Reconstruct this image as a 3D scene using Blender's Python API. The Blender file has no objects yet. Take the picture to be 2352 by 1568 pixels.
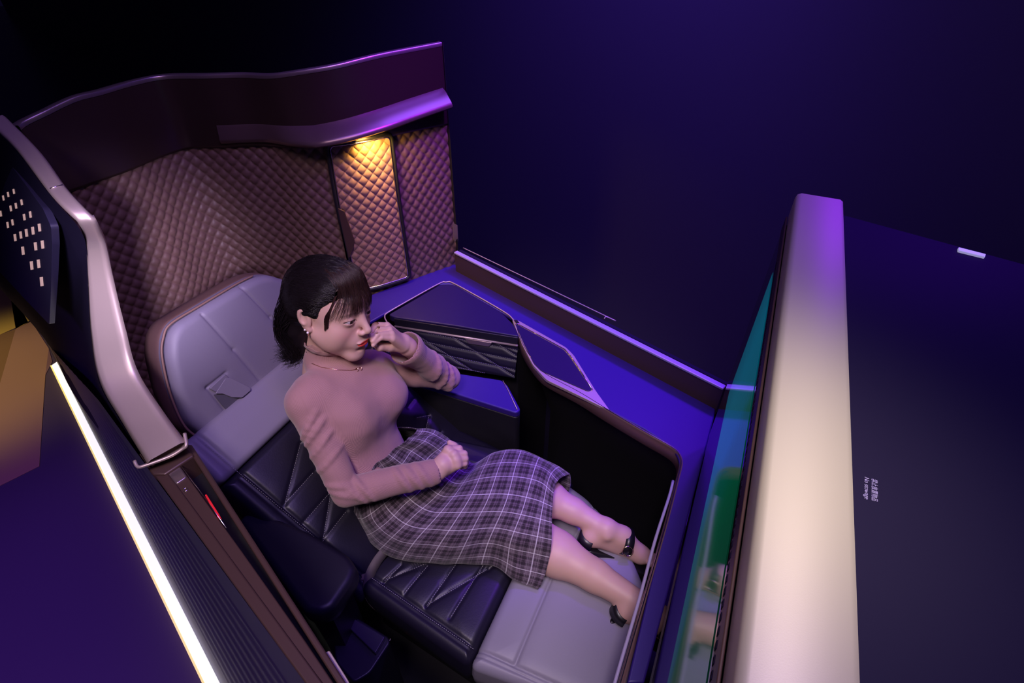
import bpy, bmesh, math, random
import numpy as np
from mathutils import Vector, Matrix, noise
random.seed(7)
rng = np.random.default_rng(7)
SC = bpy.context.scene
COL = SC.collection

# ---------------------------------------------------------------- camera
CAM_Z, FOC, TILT = 1.85, 1220.0, math.radians(39.3)      # focal length in pixels of the 2352 px frame
cd = bpy.data.cameras.new('camera'); cam = bpy.data.objects.new('camera', cd); COL.objects.link(cam)
cam.location = (0, 0, CAM_Z); cam.rotation_euler = (math.pi/2 - TILT, 0, 0)
cd.sensor_width = 36.0; cd.lens = FOC/2352*36.0; cd.clip_start = 0.02; cd.clip_end = 60
SC.camera = cam
# ---------------------------------------------------------------- world, exposure
w = bpy.data.worlds.new('world'); SC.world = w; w.use_nodes = True
bg = w.node_tree.nodes['Background']; bg.inputs[0].default_value = (0.010, 0.006, 0.035, 1); bg.inputs[1].default_value = 0.25
SC.view_settings.view_transform = 'Standard'; SC.view_settings.look = 'None'
SC.view_settings.exposure = 0.0; SC.view_settings.gamma = 1.0; SC.view_settings.use_curve_mapping = False
# ---------------------------------------------------------------- lights
def aim(o, tgt):
    o.rotation_euler = (Vector(tgt)-o.location).to_track_quat('-Z', 'Y').to_euler()
def area(name, loc, tgt, size, power, col, spread=180, sy=None):
    l = bpy.data.lights.new(name, 'AREA'); l.energy = power; l.color = col; l.size = size
    if sy: l.shape = 'RECTANGLE'; l.size_y = sy
    l.spread = math.radians(spread)
    o = bpy.data.objects.new(name, l); COL.objects.link(o); o.location = loc; aim(o, tgt); return o
def spot(name, loc, tgt, deg, power, col, blend=0.6, rad=0.12):
    l = bpy.data.lights.new(name, 'SPOT'); l.energy = power; l.color = col; l.spot_size = math.radians(deg)
    l.spot_blend = blend; l.shadow_soft_size = rad
    o = bpy.data.objects.new(name, l); COL.objects.link(o); o.location = loc; aim(o, tgt); return o
LIGHTS = [
 spot('key_spot', (-0.35, -0.50, 3.2), (-0.24, 0.93, 0.75), 36, 195, (1.0, 0.79, 0.90), 0.7, 0.30),
 area('violet_fill', (0.3, 0.3, 3.4), (0.0, 1.1, 0.7), 1.2, 14, (0.30, 0.16, 1.0), 120),
 spot('shell_warm_spot', (0.25, 0.15, 3.0), (-0.72, 1.52, 1.05), 42, 30, (1.0, 0.66, 0.60), 0.9, 0.2),
 spot('console_blue_spot', (0.95, 1.68, 3.0), (0.28, 1.46, 0.78), 38, 310, (0.17, 0.008, 1.0), 0.8, 0.12),
 spot('ledge_violet_spot', (0.5, 0.9, 2.8), (-0.27, 1.72, 1.46), 22, 190, (0.30, 0.01, 1.0), 0.9, 0.10),
 spot('wall_blue_spot', (0.4, 1.75, 3.1), (0.22, 2.58, 0.85), 88, 190, (0.21, 0.08, 1.0), 1.0, 0.4),
 spot('lavender_spot', (-0.10, -0.35, 1.90), (-0.83, 0.91, 1.25), 17, 240, (0.80, 0.66, 1.0), 0.9, 0.12),
 spot('warm_spot', (0.26, 0.22, 2.20), (0.25, 0.32, 1.46), 40, 34, (1.0, 0.90, 0.66), 1.0, 0.12),
 spot('shelf_blue_spot', (1.30, 1.30, 2.5), (0.70, 0.86, 1.44), 30, 80, (0.20, 0.005, 1.0), 1.0, 0.10),
 spot('floor_violet_spot', (-2.2, 0.2, 2.2), (-1.6, 0.8, 0.0), 60, 110, (0.42, 0.12, 1.0), 1.0, 0.3),
 spot('floor_gold_spot', (-3.4, 1.6, 2.0), (-2.7, 1.9, 0.0), 38, 120, (1.0, 0.74, 0.32), 0.9, 0.1),
]

# ---------------------------------------------------------------- measured-point helpers
sT, cT = math.sin(TILT), math.cos(TILT)
def ray(px, py):
    u = (px-1176)/FOC; v = (py-784)/FOC
    return Vector((u, cT-v*sT, -(sT+v*cT)))
O = Vector((0, 0, CAM_Z))
def Z(px, py, z):                        # point of the place at height z
    r = ray(px, py); return O + r*((z-CAM_Z)/r.z)
def D(px, py, d): return O + ray(px, py)*d
def PL(px, py, p0, n):                   # point on a plane of the place
    r = ray(px, py); return O + r*((Vector(p0)-O).dot(n)/r.dot(n))
A_DIR = Vector((0.715, -0.70, 0)).normalized()      # along the aisle and the window rail
N_DIR = Vector((0.70, 0.715, 0)).normalized()
F_DIR = Vector((0.906, -0.423, 0)).normalized()     # the way the seat faces
L_DIR = Vector((0.423, 0.906, 0)).normalized()      # across the seat, away from the aisle
UP = Vector((0, 0, 1))

# ---------------------------------------------------------------- object helpers
def empty(name, loc, label=None, cat=None, group=None, kind=None):
    o = bpy.data.objects.new(name, None); COL.objects.link(o); o.location = loc; o.empty_display_size = 0.1
    tag(o, label, cat, group, kind); return o
def tag(o, label=None, cat=None, group=None, kind=None):
    if label: o['label'] = label
    if cat: o['category'] = cat
    if group: o['group'] = group
    if kind: o['kind'] = kind
    return o
def wloc(o):
    v = Vector((0, 0, 0))
    while o is not None: v = v + o.location; o = o.parent
    return v
def obj(name, verts, faces, mat, parent=None, smooth=True, uvs=None, sharp=None):
    off = wloc(parent) if parent is not None else Vector((0, 0, 0))
    V = np.array([tuple(v) for v in verts], dtype=np.float64).reshape(-1, 3)
    org = off
    if parent is None:
        c = (V.min(0)+V.max(0))/2; c[2] = V[:, 2].min(); org = Vector(c)
    V = V - np.array(org)
    me = bpy.data.meshes.new(name); me.from_pydata(V.tolist(), [], [tuple(int(i) for i in f) for f in faces])
    me.update()
    if smooth: me.polygons.foreach_set('use_smooth', [True]*len(me.polygons))
    if sharp is not None:
        me.set_sharp_from_angle(angle=math.radians(sharp))
    if uvs is not None:
        uv = me.uv_layers.new(name='UVMap'); li = np.zeros(len(me.loops), dtype=np.int32); me.loops.foreach_get('vertex_index', li)
        uv.data.foreach_set('uv', np.array(uvs)[li].astype(np.float32).ravel())
    if mat: me.materials.append(mat)
    o = bpy.data.objects.new(name, me); COL.objects.link(o)
    if parent is not None: o.parent = parent
    else: o.location = org
    return o
class MB:
    def __init__(s): s.v = []; s.f = []
    def add(s, v, f):
        b = len(s.v); s.v += [Vector(p) for p in v]; s.f += [tuple(i+b for i in q) for q in f]; return s
    def build(s, name, mat, parent=None, **k): return obj(name, s.v, s.f, mat, parent, **k)
def recalc(o):
    bm = bmesh.new(); bm.from_mesh(o.data); bmesh.ops.recalc_face_normals(bm, faces=bm.faces); bm.to_mesh(o.data); bm.free(); return o
def bevel(o, w, seg=3, ang=35):
    m = o.modifiers.new('bevel', 'BEVEL'); m.width = w; m.segments = seg; m.limit_method = 'ANGLE'; m.angle_limit = math.radians(ang)
    m.harden_normals = False; return o
def prism(poly, vec):                    # closed prism from a planar loop and a thickness vector
    n = len(poly); vec = Vector(vec)
    v = [Vector(p) for p in poly] + [Vector(p)+vec for p in poly]
    f = [tuple(range(n-1, -1, -1)), tuple(range(n, 2*n))] + [(i, (i+1) % n, n+(i+1) % n, n+i) for i in range(n)]
    return v, f
def slab(name, poly, vec, mat, parent=None, bw=0.004, seg=3, ang=35):
    v, f = prism(poly, vec); o = obj(name, v, f, mat, parent, sharp=30); recalc(o)
    if bw: bevel(o, bw, seg, ang)
    return o
def box(c, sx, sy, sz, ex=Vector((1, 0, 0)), ey=Vector((0, 1, 0)), ez=UP):
    c = Vector(c); p = []
    for k in (-1, 1):
        for a, b in ((-1, -1), (1, -1), (1, 1), (-1, 1)): p.append(c+ex*(a*sx/2)+ey*(b*sy/2)+ez*(k*sz/2))
    return p, [(3, 2, 1, 0), (4, 5, 6, 7), (0, 1, 5, 4), (1, 2, 6, 5), (2, 3, 7, 6), (3, 0, 4, 7)]
def round_poly(pts, r, seg=6):           # round the corners of a planar loop
    n = len(pts); out = []
    rr = r if isinstance(r, (list, tuple)) else [r]*n
    for i in range(n):
        p = Vector(pts[i]); a = Vector(pts[i-1])-p; b = Vector(pts[(i+1) % n])-p
        q = min(rr[i], a.length*0.49, b.length*0.49)
        if q <= 1e-5: out.append(p); continue
        a = p+a.normalized()*q; b = p+b.normalized()*q
        for k in range(seg+1):
            t = k/seg; out.append(a*(1-t)**2+p*2*t*(1-t)+b*t*t)
    return out
def crom(pts, n):                        # Catmull-Rom through points, resampled to n by arc length
    P = [np.array(p, dtype=float) for p in pts]; P = [2*P[0]-P[1]]+P+[2*P[-1]-P[-2]]; out = []
    for i in range(1, len(P)-2):
        for k in range(24):
            t = k/24; a, b, c, d = P[i-1:i+3]
            out.append(0.5*(2*b+(c-a)*t+(2*a-5*b+4*c-d)*t*t+(3*b-a-3*c+d)*t**3))
    out.append(P[-2]); out = np.array(out)
    s = np.concatenate([[0], np.cumsum(np.linalg.norm(np.diff(out, axis=0), axis=1))])
    q = np.linspace(0, s[-1], n)
    return np.stack([np.interp(q, s, out[:, k]) for k in range(out.shape[1])], 1), s[-1]
def cromp(pts, n):                       # Catmull-Rom resampled evenly in its own parameter
    P = [np.array(tuple(p), dtype=float) for p in pts]; P = [2*P[0]-P[1]]+P+[2*P[-1]-P[-2]]; out = []; m = len(P)-3
    for q in np.linspace(0, m-1e-6, n):
        i = int(q)+1; t = q-int(q); a, b, c, d = P[i-1:i+3]
        out.append(0.5*(2*b+(c-a)*t+(2*a-5*b+4*c-d)*t*t+(3*b-a-3*c+d)*t**3))
    return np.array(out)
def tube(pts, r, seg=8, closed=False, caps=True):
    pts = [Vector(p) for p in pts]; n = len(pts); rr = r if isinstance(r, (list, tuple, np.ndarray)) else [r]*n
    v = []; f = []; nrm = None
    for i, p in enumerate(pts):
        t = (pts[(i+1) % n]-pts[i-1]) if (closed or 0 < i < n-1) else (pts[1]-pts[0] if i == 0 else pts[-1]-pts[-2])
        t.normalize()
        if nrm is None: nrm = t.orthogonal().normalized()
        nrm = (nrm-t*nrm.dot(t)).normalized(); b = t.cross(nrm)
        for k in range(seg):
            a = 2*math.pi*k/seg; v.append(p+(nrm*math.cos(a)+b*math.sin(a))*rr[i])
    m = n if closed else n-1
    for i in range(m):
        for k in range(seg):
            a = i*seg+k; b_ = i*seg+(k+1) % seg; j = ((i+1) % n)*seg
            f.append((a, b_, j+(k+1) % seg, j+k))
    if caps and not closed: f += [tuple(range(seg-1, -1, -1)), tuple((n-1)*seg+k for k in range(seg))]
    return v, f
def grid_faces(nu, nv, wrap=False):      # nu rows of nv vertices
    f = []
    for i in range(nu-1):
        for j in range(nv if wrap else nv-1):
            k = (j+1) % nv; f.append((i*nv+j, i*nv+k, (i+1)*nv+k, (i+1)*nv+j))
    return f
def stitch(mb, a, b, nrm, step=0.008, r=0.0011):      # a dashed line of thread
    a, b = Vector(a), Vector(b); L = (b-a).length; n = max(1, int(L/step)); d = (b-a)/L
    for i in range(n):
        p = a+d*(i*step); mb.add(*tube([p+nrm*0.0002, p+d*step*0.3+nrm*0.0010, p+d*step*0.62+nrm*0.0002], r, 4))

# ---------------------------------------------------------------- materials
def mat(name, col, rough=0.5, metal=0.0, emis=None, estr=0.0, bump=None, spec=0.5, coat=0.0, var=None, sheen=0.0, trans=0.0, sss=0.0):
    m = bpy.data.materials.new(name); m.use_nodes = True; nt = m.node_tree; b = nt.nodes['Principled BSDF']
    b.inputs['Base Color'].default_value = (*col, 1); b.inputs['Roughness'].default_value = rough; b.inputs['Metallic'].default_value = metal
    b.inputs['Specular IOR Level'].default_value = spec; b.inputs['Coat Weight'].default_value = coat; b.inputs['Sheen Weight'].default_value = sheen
    b.inputs['Transmission Weight'].default_value = trans
    if sss: b.inputs['Subsurface Weight'].default_value = sss; b.inputs['Subsurface Radius'].default_value = (0.012, 0.005, 0.003)
    if emis: b.inputs['Emission Color'].default_value = (*emis, 1); b.inputs['Emission Strength'].default_value = estr
    tc = None
    if bump or var: tc = nt.nodes.new('ShaderNodeTexCoord')
    if bump:                             # (scale, strength, distance)
        n = nt.nodes.new('ShaderNodeTexNoise'); n.inputs['Scale'].default_value = bump[0]; n.inputs['Detail'].default_value = 4
        k = nt.nodes.new('ShaderNodeBump'); k.inputs['Strength'].default_value = bump[1]; k.inputs['Distance'].default_value = bump[2]
        nt.links.new(tc.outputs['Object'], n.inputs['Vector']); nt.links.new(n.outputs['Fac'], k.inputs['Height']); nt.links.new(k.outputs['Normal'], b.inputs['Normal'])
    if var:                              # (scale, colour 2)
        n = nt.nodes.new('ShaderNodeTexNoise'); n.inputs['Scale'].default_value = var[0]; n.inputs['Detail'].default_value = 3
        x = nt.nodes.new('ShaderNodeMix'); x.data_type = 'RGBA'; x.inputs[6].default_value = (*col, 1); x.inputs[7].default_value = (*var[1], 1)
        nt.links.new(tc.outputs['Object'], n.inputs['Vector']); nt.links.new(n.outputs['Fac'], x.inputs[0]); nt.links.new(x.outputs[2], b.inputs['Base Color'])
    return m
M = {}
M['bronze'] = mat('bronze_trim', (0.42, 0.33, 0.32), 0.34, 0.85, bump=(900, 0.05, 0.0005))
M['rim'] = mat('champagne_metal', (0.62, 0.50, 0.44), 0.45, 0.6, bump=(900, 0.06, 0.0005))
M['dark_bronze'] = mat('dark_bronze_panel', (0.050, 0.030, 0.026), 0.30, 0.35, bump=(500, 0.03, 0.0005))
M['brown'] = mat('brown_plastic', (0.085, 0.046, 0.038), 0.42, 0.3, bump=(700, 0.05, 0.0004))
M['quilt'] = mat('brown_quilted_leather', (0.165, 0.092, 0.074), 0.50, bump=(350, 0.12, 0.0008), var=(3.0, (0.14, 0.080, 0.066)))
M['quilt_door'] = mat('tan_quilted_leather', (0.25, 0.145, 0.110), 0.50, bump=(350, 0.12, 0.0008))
M['black'] = mat('black_plastic', (0.012, 0.011, 0.014), 0.45, bump=(600, 0.05, 0.0004))
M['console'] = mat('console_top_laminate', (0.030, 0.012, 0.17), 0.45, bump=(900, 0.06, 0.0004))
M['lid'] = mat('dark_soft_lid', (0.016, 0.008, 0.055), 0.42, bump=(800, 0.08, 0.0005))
M['navy'] = mat('navy_leather', (0.009, 0.007, 0.019), 0.42, bump=(260, 0.18, 0.0010), spec=0.45)
M['grey'] = mat('light_grey_leather', (0.235, 0.215, 0.275), 0.48, bump=(240, 0.16, 0.0010), spec=0.4)
M['gold'] = mat('pale_gold_metal', (0.60, 0.54, 0.40), 0.5, 0.5, bump=(900, 0.06, 0.0005))
M['trim_brown'] = mat('rose_brown_trim', (0.17, 0.095, 0.090), 0.38, 0.3)
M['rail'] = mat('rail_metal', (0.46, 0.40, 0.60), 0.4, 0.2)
M['ledge'] = mat('dark_rose_metal', (0.16, 0.10, 0.10), 0.30, 0.6)
M['chrome'] = mat('polished_metal', (0.80, 0.74, 0.72), 0.16, 1.0)
M['thread'] = mat('pale_thread', (0.42, 0.40, 0.44), 0.7)
M['floor'] = mat('aisle_floor_gloss', (0.075, 0.055, 0.12), 0.33, bump=(30, 0.03, 0.001))
M['wall'] = mat('dark_painted_wall', (0.060, 0.050, 0.095), 0.75, bump=(60, 0.06, 0.001))
M['panel'] = mat('charcoal_coated_panel', (0.013, 0.010, 0.030), 0.75, spec=0.08, bump=(1200, 0.12, 0.0005))
# ================================================================ ROOM
def struct(name, verts, faces, m, **k): o = obj(name, verts, faces, m, **k); o['kind'] = 'structure'; return o
struct('floor', [(-14, -3, 0), (6, -3, 0), (6, 15, 0), (-14, 15, 0)], [(0, 1, 2, 3)], M['floor'])
wc = N_DIR*2.02
struct('wall_back', *prism([wc-A_DIR*18, wc+A_DIR*4, wc+A_DIR*4+UP*4, wc-A_DIR*18+UP*4], N_DIR*0.1), M['wall'], smooth=False)

# ================================================================ SHELL
TOP = [(1010, 95, 1.54), (920, 111, 1.535), (830, 128, 1.53), (740, 147, 1.52), (640, 160, 1.51), (560, 166, 1.5), (475, 168, 1.5),
       (375, 170, 1.5), (300, 184, 1.5), (200, 212, 1.5), (100, 237, 1.5), (10, 262, 1.5)]
INN = [(85, 340, 1.48), (150, 425, 1.455), (215, 500, 1.42), (237, 560, 1.35), (255, 640, 1.27), (285, 760, 1.16), (312, 850, 1.08), (370, 940, 1.04), (425, 1012, 1.02)]
OUT = [(-30, 275, 1.50), (30, 335, 1.48), (110, 437, 1.455), (172, 507, 1.42), (192, 560, 1.35), (197, 640, 1.27), (203, 760, 1.16), (222, 870, 1.07), (275, 965, 1.03), (335, 1062, 1.01)]
top3 = [Z(*p) for p in TOP]
plan_top = [(p.x, p.y) for p in top3] + [(-1.02, 1.12), (-0.90, 1.00), (-0.77, 0.87), (-0.63, 0.73)]
plan_low = [(p.x, p.y) for p in top3[:-2]] + [(-1.135, 1.245), (-1.160, 1.18), (-1.075, 1.075), (-0.96, 0.955), (-0.832, 0.828), (-0.69, 0.69)]
ztop_k = [p.z for p in top3] + [1.48, 1.45, 1.40, 1.0]
NP = 520
PT, PLEN = crom(plan_top, NP); PLo, _ = crom(plan_low, NP)
_c = crom([(x, y, z) for (x, y), z in zip(plan_top, ztop_k)], NP)[0]
def wallpt(t, z, off=0.0):               # t in 0..1 along the shell, off = metres towards the seat
    i = t*(NP-1); i0 = int(min(max(i, 0), NP-2)); f = i-i0
    k = min(max((1.42-z)/0.35, 0), 1); k = k*k*(3-2*k)
    p = PT[i0]*(1-f)+PT[i0+1]*f; q = PLo[i0]*(1-f)+PLo[i0+1]*f; c = p*(1-k)+q*k
    i1 = min(i0+6, NP-1); i2 = max(i0-6, 0); d = PT[i1]-PT[i2]; d = d/np.linalg.norm(d)
    n = np.array([-d[1], d[0]])          # towards the seat
    return Vector((c[0]+n[0]*off, c[1]+n[1]*off, z))
def hit(px, py):                         # (t, z) of the shell surface seen at a measured point
    r = ray(px, py); best = None
    for i in range(0, NP-1):
        m = (PT[i]+PT[i+1])/2
        e = abs(m[0]*r.y-m[1]*r.x)
        if best is None or e < best[0]:
            d = m[1]/r.y; best = (e, i/(NP-1), CAM_Z+r.z*d)
    return best[1], best[2]
shell = empty('suite_shell', (-0.7, 1.6, 0), 'tall curved bronze and brown quilted shell wall wrapping behind the seat', 'seat shell')
# quilted lining
def quilt(name, t0, t1, z0, z1fn, nu, nv, cell, h, off, m, parent, ang=1.0):
    V = []; s0 = 0
    for i in range(nu):
        t = t0+(t1-t0)*i/(nu-1); zt = z1fn(t)
        for j in range(nv):
            z = z0+(zt-z0)*j/(nv-1); s = t*PLEN
            a = math.pi*(s/cell[0]+z/cell[1]); b = math.pi*(s/cell[0]-z/cell[1])
            d = h*(abs(math.sin(a)*math.sin(b)))**0.45
            V.append(wallpt(t, z, off+d))
    return obj(name, V, grid_faces(nu, nv), m, parent)
CORN = float(np.argmin(PT[:, 0]))/(NP-1)
TCAP = float(np.argmin(np.hypot(PT[:, 0]+1.107, PT[:, 1]-1.21)))/(NP-1)
def qtop(t):
    i = t*(NP-1); z = _c[int(min(i, NP-1))][2]
    k = min(max((t-CORN-0.012)/0.02, 0), 1); return 1.315*(1-k)+0.93*k
quilt('quilted_lining', 0.0, 0.995, 0.40, qtop, 560, 330, (0.034, 0.040), 0.0075, 0.0, M['quilt'], shell)
# smooth upper panel
V = []; nu = 200
for i in range(nu):
    t = (CORN+0.010)*i/(nu-1); zt = _c[int(t*(NP-1))][2]
    for z, off in ((1.300, 0.0), (1.303, 0.010), (1.31, 0.012), ((1.31+zt)/2, 0.012), (zt-0.012, 0.012)): V.append(wallpt(t, z, off))
obj('upper_panel', V, grid_faces(nu, 5), M['dark_bronze'], shell)
# cap along the top and the outer skin
V = []; nu = 220
prof = [(0.0125, -0.011), (0.0130, -0.003), (0.0105, 0.0), (-0.004, 0.0), (-0.009, -0.003), (-0.012, -0.02)]
for i in range(nu):
    t = (TCAP-0.002)*i/(nu-1); zt = _c[int(t*(NP-1))][2]
    for off, dz in prof: V.append(wallpt(t, zt+dz, off))
    V.append(wallpt(t, 0.25, -0.05))
obj('top_cap', V, grid_faces(nu, 7), M['bronze'], shell)
# end edge of the shell (right end)
e = [wallpt(0, 1.54, 0.012), wallpt(0, 1.54, -0.026), wallpt(0, 0.3, -0.05), wallpt(0, 0.3, 0.012)]
slab('end_edge', e, A_DIR*0.006+N_DIR*0.001, M['black'], shell, 0.001)
# wing rim: broad metal band running down the aisle side
inn = cromp([Z(*p) for p in [(10, 262, 1.5)]+INN[:-1]+[(425, 1012, 1.02)]], 110); out = cromp([Z(*p) for p in OUT], 110)
V = []
for i in range(110):
    a = Vector(inn[i]); b = Vector(out[i]); d = inn[min(i+2, 109)]-inn[max(i-2, 0)]; d = Vector(d).normalized()
    wv = (b-a); nrm = d.cross(wv).normalized()
    if i == 0: sg = 1 if nrm.z > 0 else -1
    nrm = nrm*sg
    wn = wv.normalized()
    for k in range(9):
        s = k/8; e_ = min(s, 1-s)*wv.length; r = 0.0065
        drop = 0 if e_ > r else r-math.sqrt(max(0, r*r-(r-e_)**2))
        V.append(a+wv*s-nrm*drop*0.9)
    V.append(b-wv*0.2-nrm*0.022); V.append(a+wv*0.2-nrm*0.022)
    # last two close the band underneath
obj('wing_rim', V, grid_faces(110, 11, True), M['rim'], shell)
mb = MB(); a, b = Vector(inn[50]), Vector(out[50])
# thin joint across the rim
ja, jb = Vector(inn[24]), Vector(out[24])
mb.add(*tube([ja+(jb-ja)*s+UP*0.0006 for s in (0.12, 0.5, 0.85)], 0.0009, 6)); mb.build('rim_joint', M['chrome'], shell)
# bright strip under the end of the rim
p1, p2, p3, p4 = Z(309, 1058, 1.005), Z(330, 1070, 1.0), Z(428, 1022, 1.01), Z(424, 995, 1.02)
mb = MB(); mb.add(*tube(crom([p1, Z(316, 1071, 1.0), p2, Z(390, 1048, 1.0), Z(420, 1030, 1.005), p3, p4], 40)[0], 0.0035, 8)); mb.build('rim_end_strip', M['rim'], shell)
# outer face of the wing
BOT = [(-120, 520, 0.6), (0, 662, 0.45), (55, 722, 0.25), (118, 800, 0.20), (155, 880, 0.22), (200, 950, 0.30), (262, 1030, 0.45), (335, 1095, 0.75)]
o3 = cromp([Z(*p) for p in OUT], 90); b3 = cromp([Z(*p) for p in BOT], 90)
V = []
for i in range(90):
    a = Vector(o3[i])-UP*0.012; b = Vector(b3[i])
    for k in range(14):
        s = k/13; V.append(a*(1-s)+b*s + N_DIR*0.012*math.sin(math.pi*s))
obj('wing_outer_skin', V, grid_faces(90, 14), M['panel'], shell)
# perforated side lamp panel, lying along the outer face
pp, pn = Vector((-0.95, 0.99, 1.30))+(-N_DIR)*0.0, None
tdir = (Vector((0, 0, -1.0))*0.35 - N_DIR*0.095).normalized(); pn = A_DIR.cross(tdir).normalized()
if pn.dot(N_DIR) > 0: pn = -pn
pp = N_DIR*-0.005 + UP*1.20
side = empty('side_lamp_panel', PL(100, 560, pp, pn), 'dark blue side panel pierced by small glowing slots, left of the metal rim', 'light panel')
outline = [(-60, 285), (20, 372), (62, 428), (98, 478), (117, 520), (120, 560), (118, 640), (113, 745), (60, 690), (-60, 560)]
pl = round_poly([PL(x, y, pp, pn) for x, y in outline], 0.01)
slab('panel_face', pl, -pn*0.012, mat('blue_black_panel', (0.030, 0.026, 0.060), 0.35), side, 0.004)
M['slot'] = mat('warm_slot_light', (0.8, 0.6, 0.5), 0.5, emis=(1.0, 0.62, 0.55), estr=0.38)
SL = [(3, 424, .6), (8, 455, .7), (19, 447, .7), (32, 440, .7), (25, 479, .8), (37, 473, .8), (50, 465, .8), (2, 491, .8), (18, 517, .85), (29, 511, .85), (56, 499, .9), (70, 493, .9),
      (35, 546, 1), (48, 540, 1), (61, 535, 1.1), (76, 530, 1.1), (91, 523, 1.1), (53, 576, 1.15), (82, 566, 1.15), (98, 562, 1.15), (73, 610, 1.2), (89, 606, 1.2), (96, 647, 1.3)]
for x, y, k in SL:
    hh = 8.0*k; ww = 2.5*k
    q = round_poly([PL(x-ww-1, y-hh, pp, pn), PL(x+ww-1, y-hh-1, pp, pn), PL(x+ww+1, y+hh-1, pp, pn), PL(x-ww+1, y+hh, pp, pn)], 0.002, 3)
    v, f = prism([p+pn*0.0002 for p in q], pn*0.0005); recalc(obj('light_slot', v, f, M['slot'], side, smooth=False))

# ledge on the shell above the cabinet
tR, zR = hit(1000, 240); tM, zM = hit(728, 322); tL, zL = hit(515, 328); tM2, _q = hit(640, 300)
print('ledge', tR, zR, tM, zM, tL, zL, tM2, _q)
V = []; nu = 120
for i in range(nu):
    t = tR*0.3+(tL-tR*0.3)*i/(nu-1); zb = zR+(zM-zR)*min(1, (t-tR)/(tM-tR))
    k = 1-min(max((t-tM*0.93)/(tM2*1.06-tM*0.93), 0), 1); k = k*k*(3-2*k); pr = 0.005+0.050*k
    hh = 0.040
    for off, dz in ((0.012, hh+0.006), (0.013+pr*0.30, hh), (0.012+pr*0.9, 0.016), (0.014+pr, 0.008), (0.014+pr, 0.002), (0.012+pr*0.9, -0.002), (0.012+pr*0.86, -0.004), (0.012, -0.006)):
        V.append(wallpt(t, zb+dz, off))
lf = grid_faces(nu, 8)+[tuple(range(8)), tuple((nu-1)*8+k for k in range(7, -1, -1))]
obj('wall_ledge', V, lf, M['ledge'], shell, sharp=60)

# quilted cabinet door in the shell
c1, c2, c3 = hit(752, 334), hit(888, 292), hit(945, 640)
print('side', [tuple(round(c,2) for c in p) for p in pl[::8]])
print('door', c1, c2, c3, hit(815, 612), hit(870, 678), PLEN)
tl, tr = c1[0], (c2[0]*0.5+c3[0]*0.5); zt, zb = 1.315, 0.80
cab = empty('storage_cabinet', wallpt((tl+tr)/2, 0.8), 'framed quilted cabinet door set in the shell wall behind the woman, lit from above', 'cabinet')
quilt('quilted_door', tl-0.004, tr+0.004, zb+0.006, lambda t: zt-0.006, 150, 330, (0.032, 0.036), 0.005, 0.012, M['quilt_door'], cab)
def framepts(ins, r=0.02, off=0.016):
    w_ = ins/PLEN
    q = [(tl-w_, zt-ins), (tr+w_, zt-ins), (tr+w_, zb+ins), (tl-w_, zb+ins)]; pts = []
    for k in range(4):
        p = np.array(q[k])*[PLEN, 1]; a = np.array(q[k-1])*[PLEN, 1]; b = np.array(q[(k+1) % 4])*[PLEN, 1]
        ua = (a-p)/np.linalg.norm(a-p); ub = (b-p)/np.linalg.norm(b-p)
        for s in range(7):
            u = s/6; pts.append((p+ua*r)*(1-u)**2+p*2*u*(1-u)+(p+ub*r)*u*u)
        L = np.linalg.norm(b-p)
        for s in range(1, 16): pts.append(p+ub*(r+(L-2*r)*s/16))
    return [wallpt(x[0]/PLEN, x[1], off) for x in pts]
mb = MB(); mb.add(*tube(framepts(0.0), 0.0065, 8, True)); mb.build('door_frame', M['black'], cab)
mb = MB(); mb.add(*tube(framepts(0.008, 0.014, 0.019), 0.0018, 6, True)); mb.build('frame_trim', M['chrome'], cab)
# dark pull on the left edge of the door
hp = [hit(x, y) for x, y in ((783, 470), (797, 478), (806, 500), (819, 545), (818, 562), (811, 580), (806, 590))]
base = tl
q = [wallpt(t, z, 0.022) for t, z in hp]; q = [wallpt(tl, hp[0][1], 0.022)] + q + [wallpt(tl, hp[-1][1], 0.022)]
slab('pull_handle', q, wallpt(tl, 1, 0.012)-wallpt(tl, 1, 0.022), M['brown'], cab, 0.002)
# lamp bar above the door
mb = MB()
mb.add(*tube([wallpt(tl+(tr-tl)*s, zt+0.020, 0.034) for s in np.linspace(0.15, 0.9, 8)], 0.0025, 8))
mb.build('lamp_bar', mat('amber_lamp', (1, .7, .3), 0.4, emis=(1.0, 0.62, 0.18), estr=4.0), cab)
pw = wallpt(tl+(tr-tl)*0.55, zt+0.005, 0.040)
area('cabinet_lamp', pw, pw+Vector((0.01, 0.03, -0.1)), 0.10, 1.5, (1.0, 0.60, 0.10), 140, 0.02)
# ================================================================ SIDE CONSOLE
ZC = 0.78
con = empty('side_console', Z(1350, 900, 0), 'long violet-lit side console running from the quilted shell to the screen wall', 'console')
# top surface: back edge at the rail, inner edge towards the seat
top_out = [Z(x, y, ZC) for x, y in ((1046, 604), (1648, 905), (1640, 960), (1590, 1150), (1480, 1568), (1440, 1568), (1545, 1130), (1563, 1060), (1548, 1030), (1480, 985), (1400, 943), (1340, 875), (1183, 735), (1150, 716), (1040, 652), (1008, 652), (880, 722), (840, 745), (790, 700))]
slab('console_top', round_poly(top_out, [0, 0, 0, 0, 0, 0, 0.02, 0.03, 0.02, 0, 0.012, 0.02, 0.01, 0.02, 0.02, 0.02, 0.01, 0, 0]), (0, 0, -0.012), M['console'], con, 0.004)
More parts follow.
